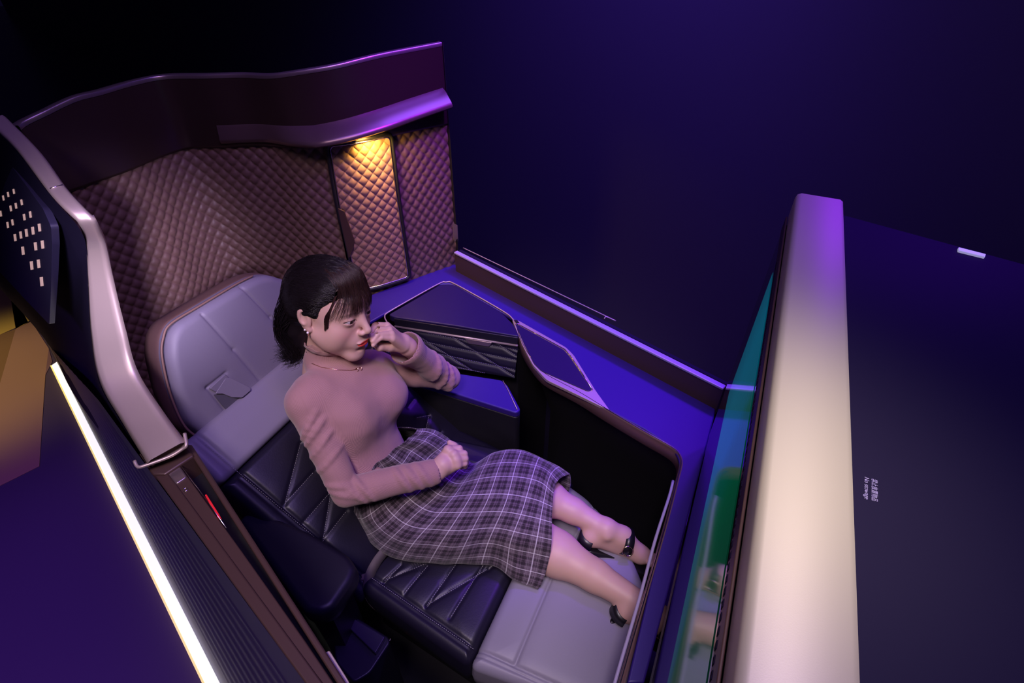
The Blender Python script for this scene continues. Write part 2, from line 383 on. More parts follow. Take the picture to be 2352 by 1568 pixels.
# raised rail at the far side: bronze inner face and bright upper strip
r0, r1 = Z(1044, 580, 0.86), Z(1662, 893, 0.86)
rd = (r1-r0).normalized(); rn = Vector((-rd.y, rd.x, 0))
if rn.dot(N_DIR) < 0: rn = -rn
v, f = prism([r0, r1, r1-UP*0.10, r0-UP*0.10], rn*0.016); recalc(obj('rail_face', v, f, M['brown'], con, sharp=30))
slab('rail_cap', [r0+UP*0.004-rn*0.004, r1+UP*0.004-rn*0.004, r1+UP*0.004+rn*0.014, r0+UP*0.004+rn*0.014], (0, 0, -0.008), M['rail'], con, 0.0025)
v, f = prism([r0+rn*0.02, r1+rn*0.02, r1+rn*0.02-UP*0.86, r0+rn*0.02-UP*0.86], rn*0.012); recalc(obj('outer_face', v, f, M['panel'], con, smooth=False))
# thin outer guide wire and its bracket at the shell end
ga, gb = Z(1064, 569, 0.864), Z(1388, 724, 0.864)
mb = MB(); mb.add(*tube(crom([ga, gb, gb+rd*0.006-rn*0.002, gb+rd*0.010-rn*0.014], 60)[0], 0.0018, 6)); mb.build('guide_rail', M['rim'], con)
br = [Z(1040, 512, 0.98), Z(1049, 516, 0.98), Z(1051, 556, 0.87), Z(1041, 556, 0.87)]
slab('bracket', br, rd*0.004, M['rim'], con, 0.001)

# front trim: bronze band below the console edge
fr = [(1183, 740), (1195, 778), (1212, 812), (1236, 845), (1262, 866), (1330, 902), (1400, 945), (1480, 992), (1535, 1023), (1556, 1040), (1564, 1062), (1556, 1100), (1530, 1200), (1490, 1340), (1424, 1568), (1400, 1660)]
fp = [Z(x, y, ZC) for x, y in fr]
P_, L_ = crom(fp, 260)
V = []
for i, p in enumerate(P_):
    d = P_[min(i+1, 259)]-P_[max(i-1, 0)]; d /= np.linalg.norm(d); n = np.array([d[1], -d[0], 0])   # towards the seat side
    s = i/259; wz = 0.042
    for off, dz in ((-0.004, 0.002), (0.001, 0.001), (0.003, -0.002), (0.003, -wz), (0.0, -wz-0.003), (-0.010, -wz-0.003)): V.append(Vector(p)+Vector(n)*off+UP*dz)
obj('front_trim', V, grid_faces(260, 6), M['trim_brown'], con)
mb = MB(); mb.add(*tube([Vector(p)+UP*0.003 for p in P_[::2]], 0.0016, 6)); mb.build('edge_bead', M['chrome'], con)
# bright outer strip on the footwell edge
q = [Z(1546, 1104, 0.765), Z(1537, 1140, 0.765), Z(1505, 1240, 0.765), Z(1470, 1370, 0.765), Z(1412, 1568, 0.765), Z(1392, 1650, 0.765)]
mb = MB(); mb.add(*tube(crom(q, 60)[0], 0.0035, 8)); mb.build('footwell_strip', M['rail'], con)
# wide metal frame of the little flip table: broad at its seat-side edge
tf_out = [(1176, 733), (1190, 735), (1300, 797), (1318, 815), (1368, 896), (1402, 943), (1330, 908), (1255, 872), (1224, 838), (1200, 792)]
tf_in = [(1183, 742), (1295, 803), (1308, 818), (1360, 895), (1350, 898), (1243, 851), (1226, 834), (1204, 790)]
flip = empty('flip_table', Z(1280, 830, ZC), 'diamond-shaped dark flip lid with a bright metal frame on the console', 'table lid')
slab('lid_frame', round_poly([Z(x, y, ZC+0.004) for x, y in tf_out], 0.012), (0, 0, -0.010), M['rim'], flip, 0.003)
slab('lid_panel', round_poly([Z(x, y, ZC+0.0065) for x, y in tf_in], 0.008), (0, 0, -0.008), M['lid'], flip, 0.001)
mb = MB(); mb.add(*tube([Z(x, y, ZC+0.0075) for x, y in ((1188, 743), (1240, 771), (1297, 802), (1310, 817), (1336, 856), (1361, 895))], 0.0016, 6)); mb.build('lid_bead', M['chrome'], flip)
slab('hinge', [Z(x, y, ZC+0.010) for x, y in ((1180, 734), (1188, 734), (1194, 742), (1186, 744))], (0, 0, -0.006), M['chrome'], flip, 0.001)

# padded storage lid with pocket under it
lid = empty('storage_bin', Z(1050, 740, ZC), 'dark padded storage lid with thin bright edging on the console beside her hand', 'storage bin')
lo = [(892, 722), (1012, 653), (1040, 652), (1155, 720), (1180, 745), (1192, 772), (1050, 748), (905, 728)]
slab('padded_lid', round_poly([Z(x, y, ZC+0.012) for x, y in lo], [0.010, 0.02, 0.02, 0.02, 0.02, 0.01, 0, 0.01]), (0, 0, -0.024), M['lid'], lid, 0.008, 4)
nl = (Z(1192, 772, ZC)-Z(905, 728, ZC)); nl.z = 0; nl.normalize(); ns = Vector((nl.y, -nl.x, 0))   # lid front direction and the way towards the seat
b0, b1 = Z(905, 730, ZC+0.012), Z(1190, 774, ZC+0.012)
slab('lid_front', [b0, b1, b1-UP*0.035, b0-UP*0.035], ns*0.004, M['black'], lid, 0.002)
mb = MB()
mb.add(*tube(crom([Z(x, y, ZC+0.003) for x, y in ((890, 742), (884, 726), (900, 712), (1005, 653), (1025, 648), (1045, 652), (1150, 711), (1178, 733), (1190, 757))], 90)[0], 0.0024, 6))
mb.add(*tube([b0-UP*0.032+ns*0.004, b1-UP*0.032+ns*0.004], 0.004, 8)); mb.build('lid_edging', M['rim'], lid)
h0 = b0+(b1-b0)*0.58-UP*0.034+ns*0.003; h1 = b0+(b1-b0)*0.80-UP*0.034+ns*0.003
slab('pull_handle', [h0, h1, h1-nl*0.010-UP*0.016+ns*0.004, h0+nl*0.014-UP*0.016+ns*0.004], ns*0.005, M['bronze'], lid, 0.0015)
# stitched leather pocket wall under the lid
w0 = b0-UP*0.036-ns*0.004-nl*0.03; w1 = b1-UP*0.036-ns*0.004
dn = (-UP*0.10+ns*0.05); V = []; nu, nv = 120, 60
lines = []
for k in range(5): lines.append(((-0.2+0.34*k, 0.0), (0.35+0.34*k, 1.0)))
for k in range(4): lines.append(((-0.1, 0.02+0.27*k), (1.1, 0.16+0.30*k)))
def segd(p, a, b):
    px_, py_ = p[0]-a[0], p[1]-a[1]; bx, by = b[0]-a[0], b[1]-a[1]; t = max(0, min(1, (px_*bx+py_*by)/(bx*bx+by*by)))
    return math.hypot(px_-bx*t, py_-by*t)
LW = (w1-w0).length; LH = dn.length; pn_ = (w1-w0).cross(dn).normalized()
if pn_.dot(ns) < 0: pn_ = -pn_
for i in range(nu):
    for j in range(nv):
        u, v_ = i/(nu-1), j/(nv-1); dm = min(segd((u*LW, v_*LH), (a[0]*LW, a[1]*LH), (b[0]*LW, b[1]*LH)) for a, b in lines)
        V.append(w0+(w1-w0)*u+dn*v_+pn_*(0.0025*(1-math.exp(-(dm/0.006)**2))))
obj('pocket_wall', V, grid_faces(nu, nv), M['navy'], lid)
mb = MB()
for a, b in lines:
    # clip to the wall
    A2, B2 = np.array(a), np.array(b); ts = [t for t in np.linspace(0, 1, 200) if 0 <= (A2+(B2-A2)*t)[0] <= 1 and 0 <= (A2+(B2-A2)*t)[1] <= 1]
    if len(ts) < 5: continue
    p, q2 = A2+(B2-A2)*ts[0], A2+(B2-A2)*ts[-1]
    stitch(mb, w0+(w1-w0)*p[0]+dn*p[1]+pn_*0.0008, w0+(w1-w0)*q2[0]+dn*q2[1]+pn_*0.0008, pn_, 0.006, 0.0005)
mb.build('pocket_stitching', M['thread'], lid)

# left armrest pad
ZA = 0.675
arm = empty('console_armrest', Z(1100, 900, ZA), 'violet-lit padded armrest block under the storage lid, supporting her elbow', 'armrest')
ao = [Z(x, y, ZA) for x, y in ((905, 800), (1010, 848), (1060, 858), (1152, 872), (1166, 884), (1196, 940), (1186, 948), (1050, 905), (930, 868), (880, 850))]
slab('armrest_pad', round_poly(ao, [0, 0, 0, 0.01, 0.01, 0.012, 0.012, 0, 0, 0]), (0, 0, -0.024), M['console'], arm, 0.007, 4)  # violet light on the armrest top is put into the pad's blue colour
slab('armrest_body', round_poly([Vector((p.x, p.y, ZA-0.0235)) for p in ao], [0, 0, 0, 0.01, 0.01, 0.012, 0.012, 0, 0, 0]), (0, 0, -0.2), M['black'], arm, 0.003)  # black colour gives the same armrest its shaded sides
mb = MB(); mb.add(*tube([Z(1155, 874, ZA+0.002), Z(1166, 893, ZA+0.002), Z(1188, 940, ZA+0.002)], 0.0012, 6)); mb.build('pad_piping', M['rim'], arm)
# dark console body under the edge: recess walls
body = [Vector(P_[i])+UP*-0.036 for i in range(40, 190, 3)]
V = []
for p in body: V += [p+N_DIR*0.012, p+N_DIR*0.10-UP*0.25, p+N_DIR*0.10-UP*0.74]
obj('recess_wall', V, grid_faces(len(body), 3), M['black'], con)
# block behind the armrest, closing the space under the lid
bl = [Z(1166, 800, 0.74), Z(1215, 830, 0.74), Z(1240, 900, 0.60), Z(1200, 960, 0.60)]
v, f = prism([Vector((p.x, p.y, 0.735)) for p in (w1, w1+N_DIR*0.16, w0+N_DIR*0.30, w0)], (0, 0, -0.73)); recalc(obj('console_body', v, f, M['black'], con, smooth=False))

# ================================================================ SCREEN WALL (partition in front of the seat)
SW0 = Z(1640, 960, ZC); SWn = -F_DIR; ZT = 1.46
def SWp(px, py, off=0.0): return PL(px, py, SW0+SWn*off, SWn)
far_top = SWp(1832, 447); fl = far_top.dot(L_DIR); dF = SW0.dot(F_DIR)
print('screen wall far', fl, far_top.z, dF)
def SW(l, z, off=0.0): return F_DIR*(dF-off)+L_DIR*l+UP*z
part = empty('screen_partition', SW(0.6, 0), 'tall partition with a broad cream-lit metal top edge holding the screen', 'partition', kind='thing')
NEAR = -0.75; TH = 0.075
# bezel slab (dark) and metal top
v, f = prism([SW(NEAR, 0.70), SW(fl, 0.70), SW(fl, ZT-0.02), SW(NEAR, ZT-0.02)], F_DIR*TH); recalc(obj('partition_body', v, f, M['black'], part, smooth=False))
capn = 14; V = []; lprof = [(0, -0.045), (0, -0.010), (0.002, -0.003), (0.008, 0.0), (TH-0.006, 0.0), (TH-0.001, -0.003), (TH, -0.010), (TH, -0.045)]
wid = (Z(1930, 470, ZT)-Z(1832, 447, ZT)).dot(F_DIR); print('cap width', wid, (Z(1981, 1568, ZT)-Z(1722, 1568, ZT)).dot(F_DIR))
for l in np.linspace(NEAR, fl+0.003, 3):
    for o_, dz in lprof: V.append(SW(l, ZT+dz, 0.002-o_*(1.0)))
lf = grid_faces(3, 8)+[tuple(range(7, -1, -1)), tuple(2*8+k for k in range(8))]
recalc(obj('metal_top', V, lf, M['gold'], part, sharp=50))
slab('dark_liner', [SW(NEAR, ZT-0.045, 0.003), SW(fl, ZT-0.045, 0.003), SW(fl, ZT-0.075, 0.003), SW(NEAR, ZT-0.075, 0.003)], SWn*0.003, M['brown'], part, 0.001)
# screen: glossy display lying on the partition face
def uvz(px, py): p = SWp(px, py); return p.dot(L_DIR), p.z
print('screen pts', [tuple(round(k, 3) for k in uvz(*p)) for p in ((1768, 680), (1700, 1100), (1650, 1568), (1560, 1568), (1640, 1100), (1700, 780), (1652, 1130), (1690, 1270))])
# display surface
def nodes_screen():
    m = bpy.data.materials.new('screen_image'); m.use_nodes = True; nt = m.node_tree; b = nt.nodes['Principled BSDF']
    b.inputs['Base Color'].default_value = (0.004, 0.005, 0.006, 1); b.inputs['Roughness'].default_value = 0.06; b.inputs['Specular IOR Level'].default_value = 0.7
    uv = nt.nodes.new('ShaderNodeUVMap'); sp = nt.nodes.new('ShaderNodeSeparateXYZ'); nt.links.new(uv.outputs[0], sp.inputs[0])
    r = nt.nodes.new('ShaderNodeValToRGB'); e = r.color_ramp.elements
    e[0].position = 0.0; e[0].color = (0.004, 0.030, 0.022, 1); e[1].position = 1.0; e[1].color = (0.0, 0.10, 0.17, 1)
    for p, c in ((0.30, (0.004, 0.055, 0.034, 1)), (0.50, (0.0, 0.095, 0.045, 1)), (0.62, (0.0, 0.11, 0.085, 1)), (0.68, (0.0, 0.13, 0.20, 1)), (0.85, (0.0, 0.14, 0.23, 1))):
        k = e.new(p); k.color = c
    n = nt.nodes.new('ShaderNodeTexNoise'); n.inputs['Scale'].default_value = 6; n.inputs['Detail'].default_value = 8
    mp = nt.nodes.new('ShaderNodeMapping'); mp.inputs['Scale'].default_value = (1.0, 5.0, 1); nt.links.new(uv.outputs[0], mp.inputs[0]); nt.links.new(mp.outputs[0], n.inputs['Vector'])
    a = nt.nodes.new('ShaderNodeMath'); a.operation = 'MULTIPLY_ADD'; a.inputs[1].default_value = 0.16; nt.links.new(n.outputs['Fac'], a.inputs[0])
    s = nt.nodes.new('ShaderNodeMath'); s.operation = 'SUBTRACT'; s.inputs[1].default_value = 0.08; nt.links.new(sp.outputs[0], s.inputs[0]); nt.links.new(s.outputs[0], a.inputs[2])
    nt.links.new(a.outputs[0], r.inputs[0]); nt.links.new(r.outputs[0], b.inputs['Emission Color']); b.inputs['Emission Strength'].default_value = 0.48
    return m
sl0, sl1, sz0, sz1 = 0.0, 0.885, 1.085, 1.372
glass = mat('black_glass', (0.010, 0.011, 0.016), 0.05, spec=0.75)
slab('glass_front', [SW(NEAR, 0.83, 0.0035), SW(fl-0.01, 0.83, 0.0035), SW(fl-0.01, 1.383, 0.0035), SW(NEAR, 1.383, 0.0035)], SWn*0.002, glass, part, 0)
obj('display', [SW(sl0, sz0, 0.0062), SW(sl1, sz0, 0.0062), SW(sl1, sz1, 0.0062), SW(sl0, sz1, 0.0062)], [(0, 1, 2, 3)], nodes_screen(), part, smooth=False, uvs=[(0, 0), (1, 0), (1, 1), (0, 1)])
# perforated speaker strip above the display
mb = MB()
for i in range(64):
    l = 0.12+0.012*i; mb.add(*box(SW(l, 1.3915, 0.0055), 0.007, 0.002, 0.006, L_DIR, SWn, UP))
mb.build('speaker_strip', M['panel'], part, smooth=False)

# neighbouring console top beyond the partition, with the printed notice
ZN = 1.43
ns_ = empty('rear_shelf_unit', Z(2100, 900, 0), 'large charcoal shelf top right of the metal partition, marked with a small no stowage notice', 'shelf unit')
pA = F_DIR*(dF+TH+0.004)
e0, e1 = Z(1936, 492, ZN), Z(2352, 605, ZN); ed = (e1-e0).normalized()
lA = e0-F_DIR*(e0.dot(F_DIR)-(dF+TH+0.002))
sh = [lA, e0, e1+ed*0.35, Vector((0.9, -0.75, ZN)), pA+L_DIR*NEAR+UP*ZN]
for p in sh: p.z = ZN
slab('shelf_top', sh, (0, 0, -0.03), M['panel'], ns_, 0.004)
v, f = prism([p-UP*0.03-N_DIR*0.012 for p in sh], (0, 0, -1.39)); recalc(obj('shelf_body', v, f, M['black'], ns_, smooth=False))
q = [Z(2202, 567, ZN+0.004), Z(2265, 583, ZN+0.004), Z(2263, 589, ZN+0.004), Z(2202, 574, ZN+0.004)]
slab('edge_metal_glint', [p for p in q], (0, 0, -0.006), mat('pale_metal_glint', (0.75, 0.72, 0.9), 0.35, emis=(0.7, 0.68, 1.0), estr=0.35), ns_, 0.001)  # small bright metal piece; its shine is put in as a glow
M['print'] = mat('pale_print', (0.36, 0.31, 0.52), 0.6)
def text(body, x0, y0, x1, y1, size_px, name):
    c = bpy.data.curves.new(name, 'FONT'); c.body = body; c.size = 1.0; c.materials.append(M['print']); c.extrude = 0.0
    o = bpy.data.objects.new(name, c); COL.objects.link(o)
    bpy.context.view_layer.update()
    a = Z(x0, y0, ZN+0.0008); b = Z(x1, y1, ZN+0.0008); d = (b-a); L = d.length; d.normalize()
    w = max(o.dimensions.x, 0.01); h = size_px
    up = UP.cross(d)                    # letters stand up towards the right of the picture
    Mx = Matrix((d*(L/w), up*h, UP)).transposed().to_4x4()
    deps = bpy.context.evaluated_depsgraph_get(); me = bpy.data.meshes.new_from_object(o.evaluated_get(deps))
    bpy.data.objects.remove(o)
    V = [Mx @ v.co + a for v in me.vertices]; F = [tuple(p.vertices) for p in me.polygons]
    r = obj(name, V, F, M['print'], ns_, smooth=False); return r
text('No stowage', 1986, 1094, 1986, 1144, 0.0056, 'notice_text')
text('禁止放置物品', 2003, 1098, 2003, 1148, 0.0058, 'notice_characters')

# ================================================================ AISLE SIDE WALL + SLIDING DOOR
ZW = 0.97
aw = empty('aisle_divider', Z(600, 1350, 0), 'low brown-edged side wall with a door slot, below the bright shell wing', 'side wall', kind='thing')
def strip(name, L0, L1, z0, th, m, parent, bw=0.003):       # L0, L1: measured lines (two points each)
    a0, a1 = Z(*L0[0], z0), Z(*L0[1], z0); b0_, b1_ = Z(*L1[0], z0), Z(*L1[1], z0)
    return slab(name, [a0, a1, b1_, b0_], (0, 0, -th), m, parent, bw)
strip('outer_flange', [(318, 1040), (760, 1650)], [(352, 1040), (802, 1650)], ZW, 0.10, M['brown'], aw)
strip('inner_flange', [(424, 1020), (826, 1650)], [(440, 1020), (848, 1650)], ZW, 0.12, M['brown'], aw)
strip('slot_floor', [(352, 1040), (802, 1650)], [(424, 1020), (826, 1650)], ZW-0.05, 0.06, M['black'], aw, 0)
slab('end_block', [Z(330, 1062, ZW+0.012), Z(424, 1018, ZW+0.012), Z(446, 1046, ZW+0.004), Z(378, 1090, ZW+0.004), Z(350, 1090, ZW+0.004)], (0, 0, -0.06), M['brown'], aw, 0.004)
door = empty('sliding_door', Z(500, 1200, 0.0), 'brown sliding door leaf parked in the side wall slot, with a rounded bright end', 'sliding door')
dp = [(378, 1082), (400, 1066), (412, 1066), (424, 1084), (560, 1272), (700, 1470), (815, 1640), (800, 1650), (672, 1480), (520, 1275)]
slab('door_leaf', round_poly([Z(x, y, ZW-0.004) for x, y in dp], [0.006]*10), (0, 0, -0.6), M['brown'], door, 0.005, 4)
slab('door_end_cap', round_poly([Z(x, y, ZW-0.001) for x, y in ((380, 1082), (400, 1067), (411, 1067), (430, 1094), (404, 1112))], 0.006), (0, 0, -0.012), M['bronze'], door, 0.004, 4)
mb = MB(); mb.add(*tube([Z(414, 1066, ZW), Z(468, 1140, ZW), Z(520, 1212, ZW)], 0.0012, 6)); mb.build('slot_bead', M['chrome'], door)
slab('red_tab', [Z(x, y, ZW+0.001) for x, y in ((470, 1136), (474, 1134), (503, 1180), (508, 1190), (500, 1188))], (0, 0, -0.006), mat('red_tab', (0.75, 0.02, 0.03), 0.4, emis=(1, 0.02, 0.03), estr=0.12), door, 0.001)
cc = Z(425, 1122, ZW); mb = MB(); mb.add(*tube([cc+Vector((math.cos(a), math.sin(a), 0))*0.004+UP*-0.003 for a in np.linspace(0, 2*math.pi, 14)[:-1]], 0.0009, 6, True)); mb.build('catch_ring', M['chrome'], door)
slab('latch_lever', round_poly([Z(x, y, ZW-0.01) for x, y in ((745, 1500), (756, 1492), (800, 1562), (815, 1600), (790, 1600))], 0.006), (0, 0, -0.01), M['rim'], aw, 0.003)
# sloped outer side of the wall, finely ribbed
t0, t1 = Z(322, 1050, ZW-0.01), Z(760, 1650, ZW-0.01); d_ = (t1-t0)
g0, g1 = Z(130, 830, 0.03), Z(505, 1568, 0.03); gd = (g1-g0).normalized()
t0 = t0-d_.normalized()*0.25; t1 = t1+d_.normalized()*0.5
V = []; nu, nv = 60, 120
for i in range(nu):
    s = i/(nu-1); a = t0+(t1-t0)*s
    b = g0-gd*0.2+gd*((g1-g0).length+0.6)*s
    for j in range(nv):
        k = j/(nv-1); rib = 0.0012*(0.5+0.5*math.cos(k*2*math.pi*14)) if 0.15 < k < 0.85 else 0
        V.append(a*(1-k)+b*k-N_DIR*rib)
obj('ribbed_side', V, grid_faces(nu, nv), mat('navy_side_panel', (0.030, 0.026, 0.070), 0.45), aw)

# ================================================================ FLOOR LIGHT STRIP and the glossy stage floor
M['led'] = mat('led_diffuser', (0.9, 0.9, 0.88), 0.5, emis=(1.0, 0.99, 0.95), estr=0.9)
M['led_edge'] = mat('led_edge', (0.9, 0.8, 0.4), 0.5, emis=(1.0, 0.80, 0.22), estr=0.75)
led = empty('floor_light_strip', Z(300, 1200, 0), 'long glowing white light strip along the base of the pod on the floor', 'light strip')
def ledpt(px, py, ext, z=0.03): p = Z(px, py, z); return p
la0, la1, lb0, lb1 = Z(118, 838, 0.03), Z(470, 1568, 0.03), Z(133, 828, 0.03), Z(505, 1568, 0.03)
da = (la1-la0).normalized()
slab('diffuser', [la0, lb0, lb1+da*0.3, la1+da*0.3], (0, 0, -0.028), M['led'], led, 0.004)
slab('diffuser_edge', [la0-N_DIR*0.006, la0, la1+da*0.3, la1+da*0.3-N_DIR*0.006], (0, 0, -0.028), M['led_edge'], led, 0.001)
fg = empty('floor_reflection_paint', Z(60, 900, 0.001), 'faceted gold and violet reflection painted on the glossy floor left of the light strip', 'painted reflection')  # golden reflection on the floor, put into the colours of flat facets
gold = mat('gold_reflection', (0.55, 0.40, 0.10), 0.4); tan_ = mat('tan_reflection', (0.34, 0.20, 0.16), 0.4); tan2 = mat('mauve_reflection', (0.20, 0.11, 0.15), 0.4); dk = mat('umber_reflection', (0.22, 0.13, 0.07), 0.4)
for nm, px, m in (('gold_reflection', [(-80, 640), (20, 655), (65, 740), (0, 768), (-80, 790)], gold), ('dark_reflection', [(0, 768), (36, 755), (0, 880), (-60, 900), (-80, 790)], dk),
                  ('gold_reflection', [(20, 655), (70, 735), (36, 755), (65, 740)], gold), ('tan_reflection', [(36, 755), (72, 738), (112, 800), (104, 860), (90, 1070), (0, 1115), (-60, 1130), (-60, 900), (0, 880)], tan_),
                  ('mauve_reflection', [(112, 800), (120, 830), (104, 860)], tan2)):
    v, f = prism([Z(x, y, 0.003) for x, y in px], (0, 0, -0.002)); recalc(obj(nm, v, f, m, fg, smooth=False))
# dark carpet inside the suite
cp = [Z(505, 1568, 0)+gd*1.2, Z(130, 830, 0)-gd*0.3, Vector((-1.3, 1.5, 0)), Vector((-0.9, 1.9, 0)), Vector((-0.2, 2.0, 0)), Vector((1.5, 0.3, 0)), Vector((1.0, -0.9, 0))]
for p in cp: p.z = 0.010
crp = slab('suite_carpet', cp, (0, 0, -0.009), mat('black_carpet', (0.012, 0.011, 0.016), 0.9, bump=(300, 0.5, 0.003)), None, 0)
tag(crp, 'near-black carpet on the floor underneath and around the seat', 'carpet')
# ================================================================ SEAT
class Plane2:
    def __init__(s, p0, eu, ev):
        s.p0 = Vector(p0); s.eu = Vector(eu).normalized(); ev = Vector(ev); s.ev = (ev-s.eu*ev.dot(s.eu)).normalized(); s.n = s.eu.cross(s.ev).normalized()
        if s.n.dot(O-s.p0) < 0: s.n = -s.n
    def at(s, px, py):
        p = PL(px, py, s.p0, s.n)-s.p0; return (p.dot(s.eu), p.dot(s.ev))
    def P(s, u, v, h=0.0): return s.p0+s.eu*u+s.ev*v+s.n*h
def poly_dist(pts, poly):                # distance of each 2-D point to the outline, numpy
    P = np.array(pts); best = np.full(len(P), 9.0)
    for i in range(len(poly)):
        a = np.array(poly[i-1]); b = np.array(poly[i]); ab = b-a; l2 = ab@ab
        if l2 < 1e-12: continue
        t = np.clip(((P-a)@ab)/l2, 0, 1); best = np.minimum(best, np.linalg.norm(P-(a+t[:, None]*ab), axis=1))
    return best
def cushion(name, pl, poly, m, parent, r=0.02, thick=0.08, lines=(), nu=110, nv=110, puff=0.006, gw=0.007, gd=0.006, rc=0.02, under=0.0):
    poly = [tuple(p)[:2] for p in round_poly([Vector((u, v, 0)) for u, v in poly], rc, 8)]
    vs = np.array([p[1] for p in poly]); v0, v1 = vs.min()+1e-4, vs.max()-1e-4
    rows = v0+(v1-v0)*(0.5-0.5*np.cos(np.pi*np.linspace(0, 1, nv)))
    pts = []
    for v in rows:
        xs = []
        for i in range(len(poly)):
            a, b = poly[i-1], poly[i]
            if (a[1]-v)*(b[1]-v) <= 0 and abs(a[1]-b[1]) > 1e-9: xs.append(a[0]+(b[0]-a[0])*(v-a[1])/(b[1]-a[1]))
        a, b = min(xs), max(xs)
        for k in range(nu): pts.append((a+(b-a)*(0.5-0.5*math.cos(math.pi*k/(nu-1)))*0.5+(a+(b-a)*k/(nu-1)-a)*0.5, v))
    pts = np.array(pts); d = poly_dist(pts, poly)
    h = np.where(d < r, -(r-np.sqrt(np.maximum(0, r*r-(r-np.minimum(d, r))**2))), 0.0)
    h = h+puff*(1-np.exp(-d/0.05))
    for ln in lines:
        a, b = np.array(ln[0]), np.array(ln[1]); w_ = ln[2] if len(ln) > 2 else 1.0
        ab = b-a; t = np.clip(((pts-a)@ab)/(ab@ab), 0, 1); q = np.linalg.norm(pts-(a+t[:, None]*ab), axis=1)
        h = h-gd*w_*np.exp(-(q/gw)**2)-0.35*gd*w_*np.exp(-(q/(gw*4))**2)
    V = [pl.P(u, v, hh) for (u, v), hh in zip(pts, h)]; F = grid_faces(nv, nu)
    ring = [j for j in range(nu)]+[i*nu+nu-1 for i in range(1, nv)]+[(nv-1)*nu+j for j in range(nu-2, -1, -1)]+[i*nu for i in range(nv-2, 0, -1)]
    c = pts.mean(0); b = len(V)
    for lvl, (dz, sc) in enumerate(((-thick*0.35, 1.012), (-thick*0.75, 1.0), (-thick, 0.95))):
        for k in ring: u, v = c+(pts[k]-c)*sc; V.append(pl.P(u, v, -r+dz))
    R = len(ring); prev = ring
    for lvl in range(3):
        cur = [b+lvl*R+k for k in range(R)]
        for k in range(R): F.append((prev[k], cur[k], cur[(k+1) % R], prev[(k+1) % R]))
        prev = cur
    F.append(tuple(prev))
    o = obj(name, V, F, m, parent); recalc(o)
    return o
seat = empty('aircraft_seat', (-0.25, 0.85, 0.0), 'reclined business seat in navy quilted leather with light grey headrest and leg rest', 'seat')
# backrest
BP = Plane2((-0.40, 0.70, 0.50), L_DIR, Vector((-0.28, 0.13, 0.25)))
BW = 0.52
sT_ = 0.405; sE = 0.545
def two(pl, pts): return [pl.at(*p) for p in pts]
zz = [((690, 1018), (654, 1157)), ((654, 1157), (723, 1081)), ((755, 1134), (697, 1200)), ((759, 1134), (741, 1243)), ((741, 1243), (795, 1174)),
      ((951, 917), (936, 936)), ((985, 954), (976, 993)), ((1013, 992), (996, 1013)), ((985, 954), (955, 960))]
bl_ = [(BP.at(*a), BP.at(*b)) for a, b in zz]
edge = [((-0.004, -0.02), (-0.004, sT_+0.14), 1.3), ((-0.018, -0.02), (-0.018, sT_+0.14), 0.6)]
cushion('backrest', BP, [(-0.055, -0.06), (BW+0.03, -0.06), (BW+0.03, sT_), (-0.055, sT_)], M['navy'], seat, 0.022, 0.11, bl_+edge, 190, 150, gw=0.005, gd=0.004, rc=0.012)
cushion('backrest_top', BP, [(-0.055, sT_+0.002), (BW+0.03, sT_+0.002), (BW+0.02, sE), (-0.045, sE)], M['grey'], seat, 0.018, 0.11, edge, 120, 60, gw=0.006, rc=0.02)
for grp in (bl_[:2], bl_[2:5], bl_[5:6], bl_[6:7], bl_[7:8], bl_[8:]):
    mb = MB()
    for a, b in grp: stitch(mb, BP.P(*a, 0.0012), BP.P(*b, 0.0012), BP.n, 0.006, 0.00055)
    mb.build('back_stitching', M['thread'], seat)
mb = MB()
stitch(mb, BP.P(-0.011, 0.0, 0.004), BP.P(-0.011, sE-0.03, 0.004), BP.n, 0.006, 0.0005)
mb.build('edge_stitching', M['thread'], seat)
# headrest
HP = Plane2((-0.775, 0.895, 0.80), L_DIR, UP*0.97-F_DIR*0.25)
ho = two(HP, [(482, 1008), (440, 975), (408, 905), (389, 820), (392, 775), (408, 745), (470, 706), (555, 655), (590, 637), (622, 630), (668, 645), (712, 664), (752, 700), (770, 760), (750, 812), (676, 866)])
hl = [(HP.at(465, 723), HP.at(535, 802)), (HP.at(535, 802), HP.at(612, 892)), (HP.at(553, 657), HP.at(620, 728)), (HP.at(620, 728), HP.at(690, 812)),
      (HP.at(474, 890), HP.at(516, 856), 1.2), (HP.at(474, 890), HP.at(532, 962), 0.8), (HP.at(560, 902), HP.at(575, 925), 0.8)]
cushion('headrest', HP, ho, M['grey'], seat, 0.022, 0.07, hl, 150, 150, gw=0.0035, gd=0.004, rc=0.02)
c_ = np.mean(np.array(ho), 0)
hb = [tuple(c_+(np.array(p)-c_)*1.03) for p in ho]
HB = Plane2(HP.p0-HP.n*0.040, HP.eu, HP.ev); cushion('headrest_shell', HB, hb, M['quilt'], seat, 0.012, 0.06, (), 60, 60, rc=0.02)
# piping around the headrest
hp_, _l = crom([HP.P(*p, -0.018) for p in hb[:9]], 120); mb = MB(); mb.add(*tube(hp_, 0.0028, 6)); mb.build('headrest_piping', M['quilt_door'], seat)
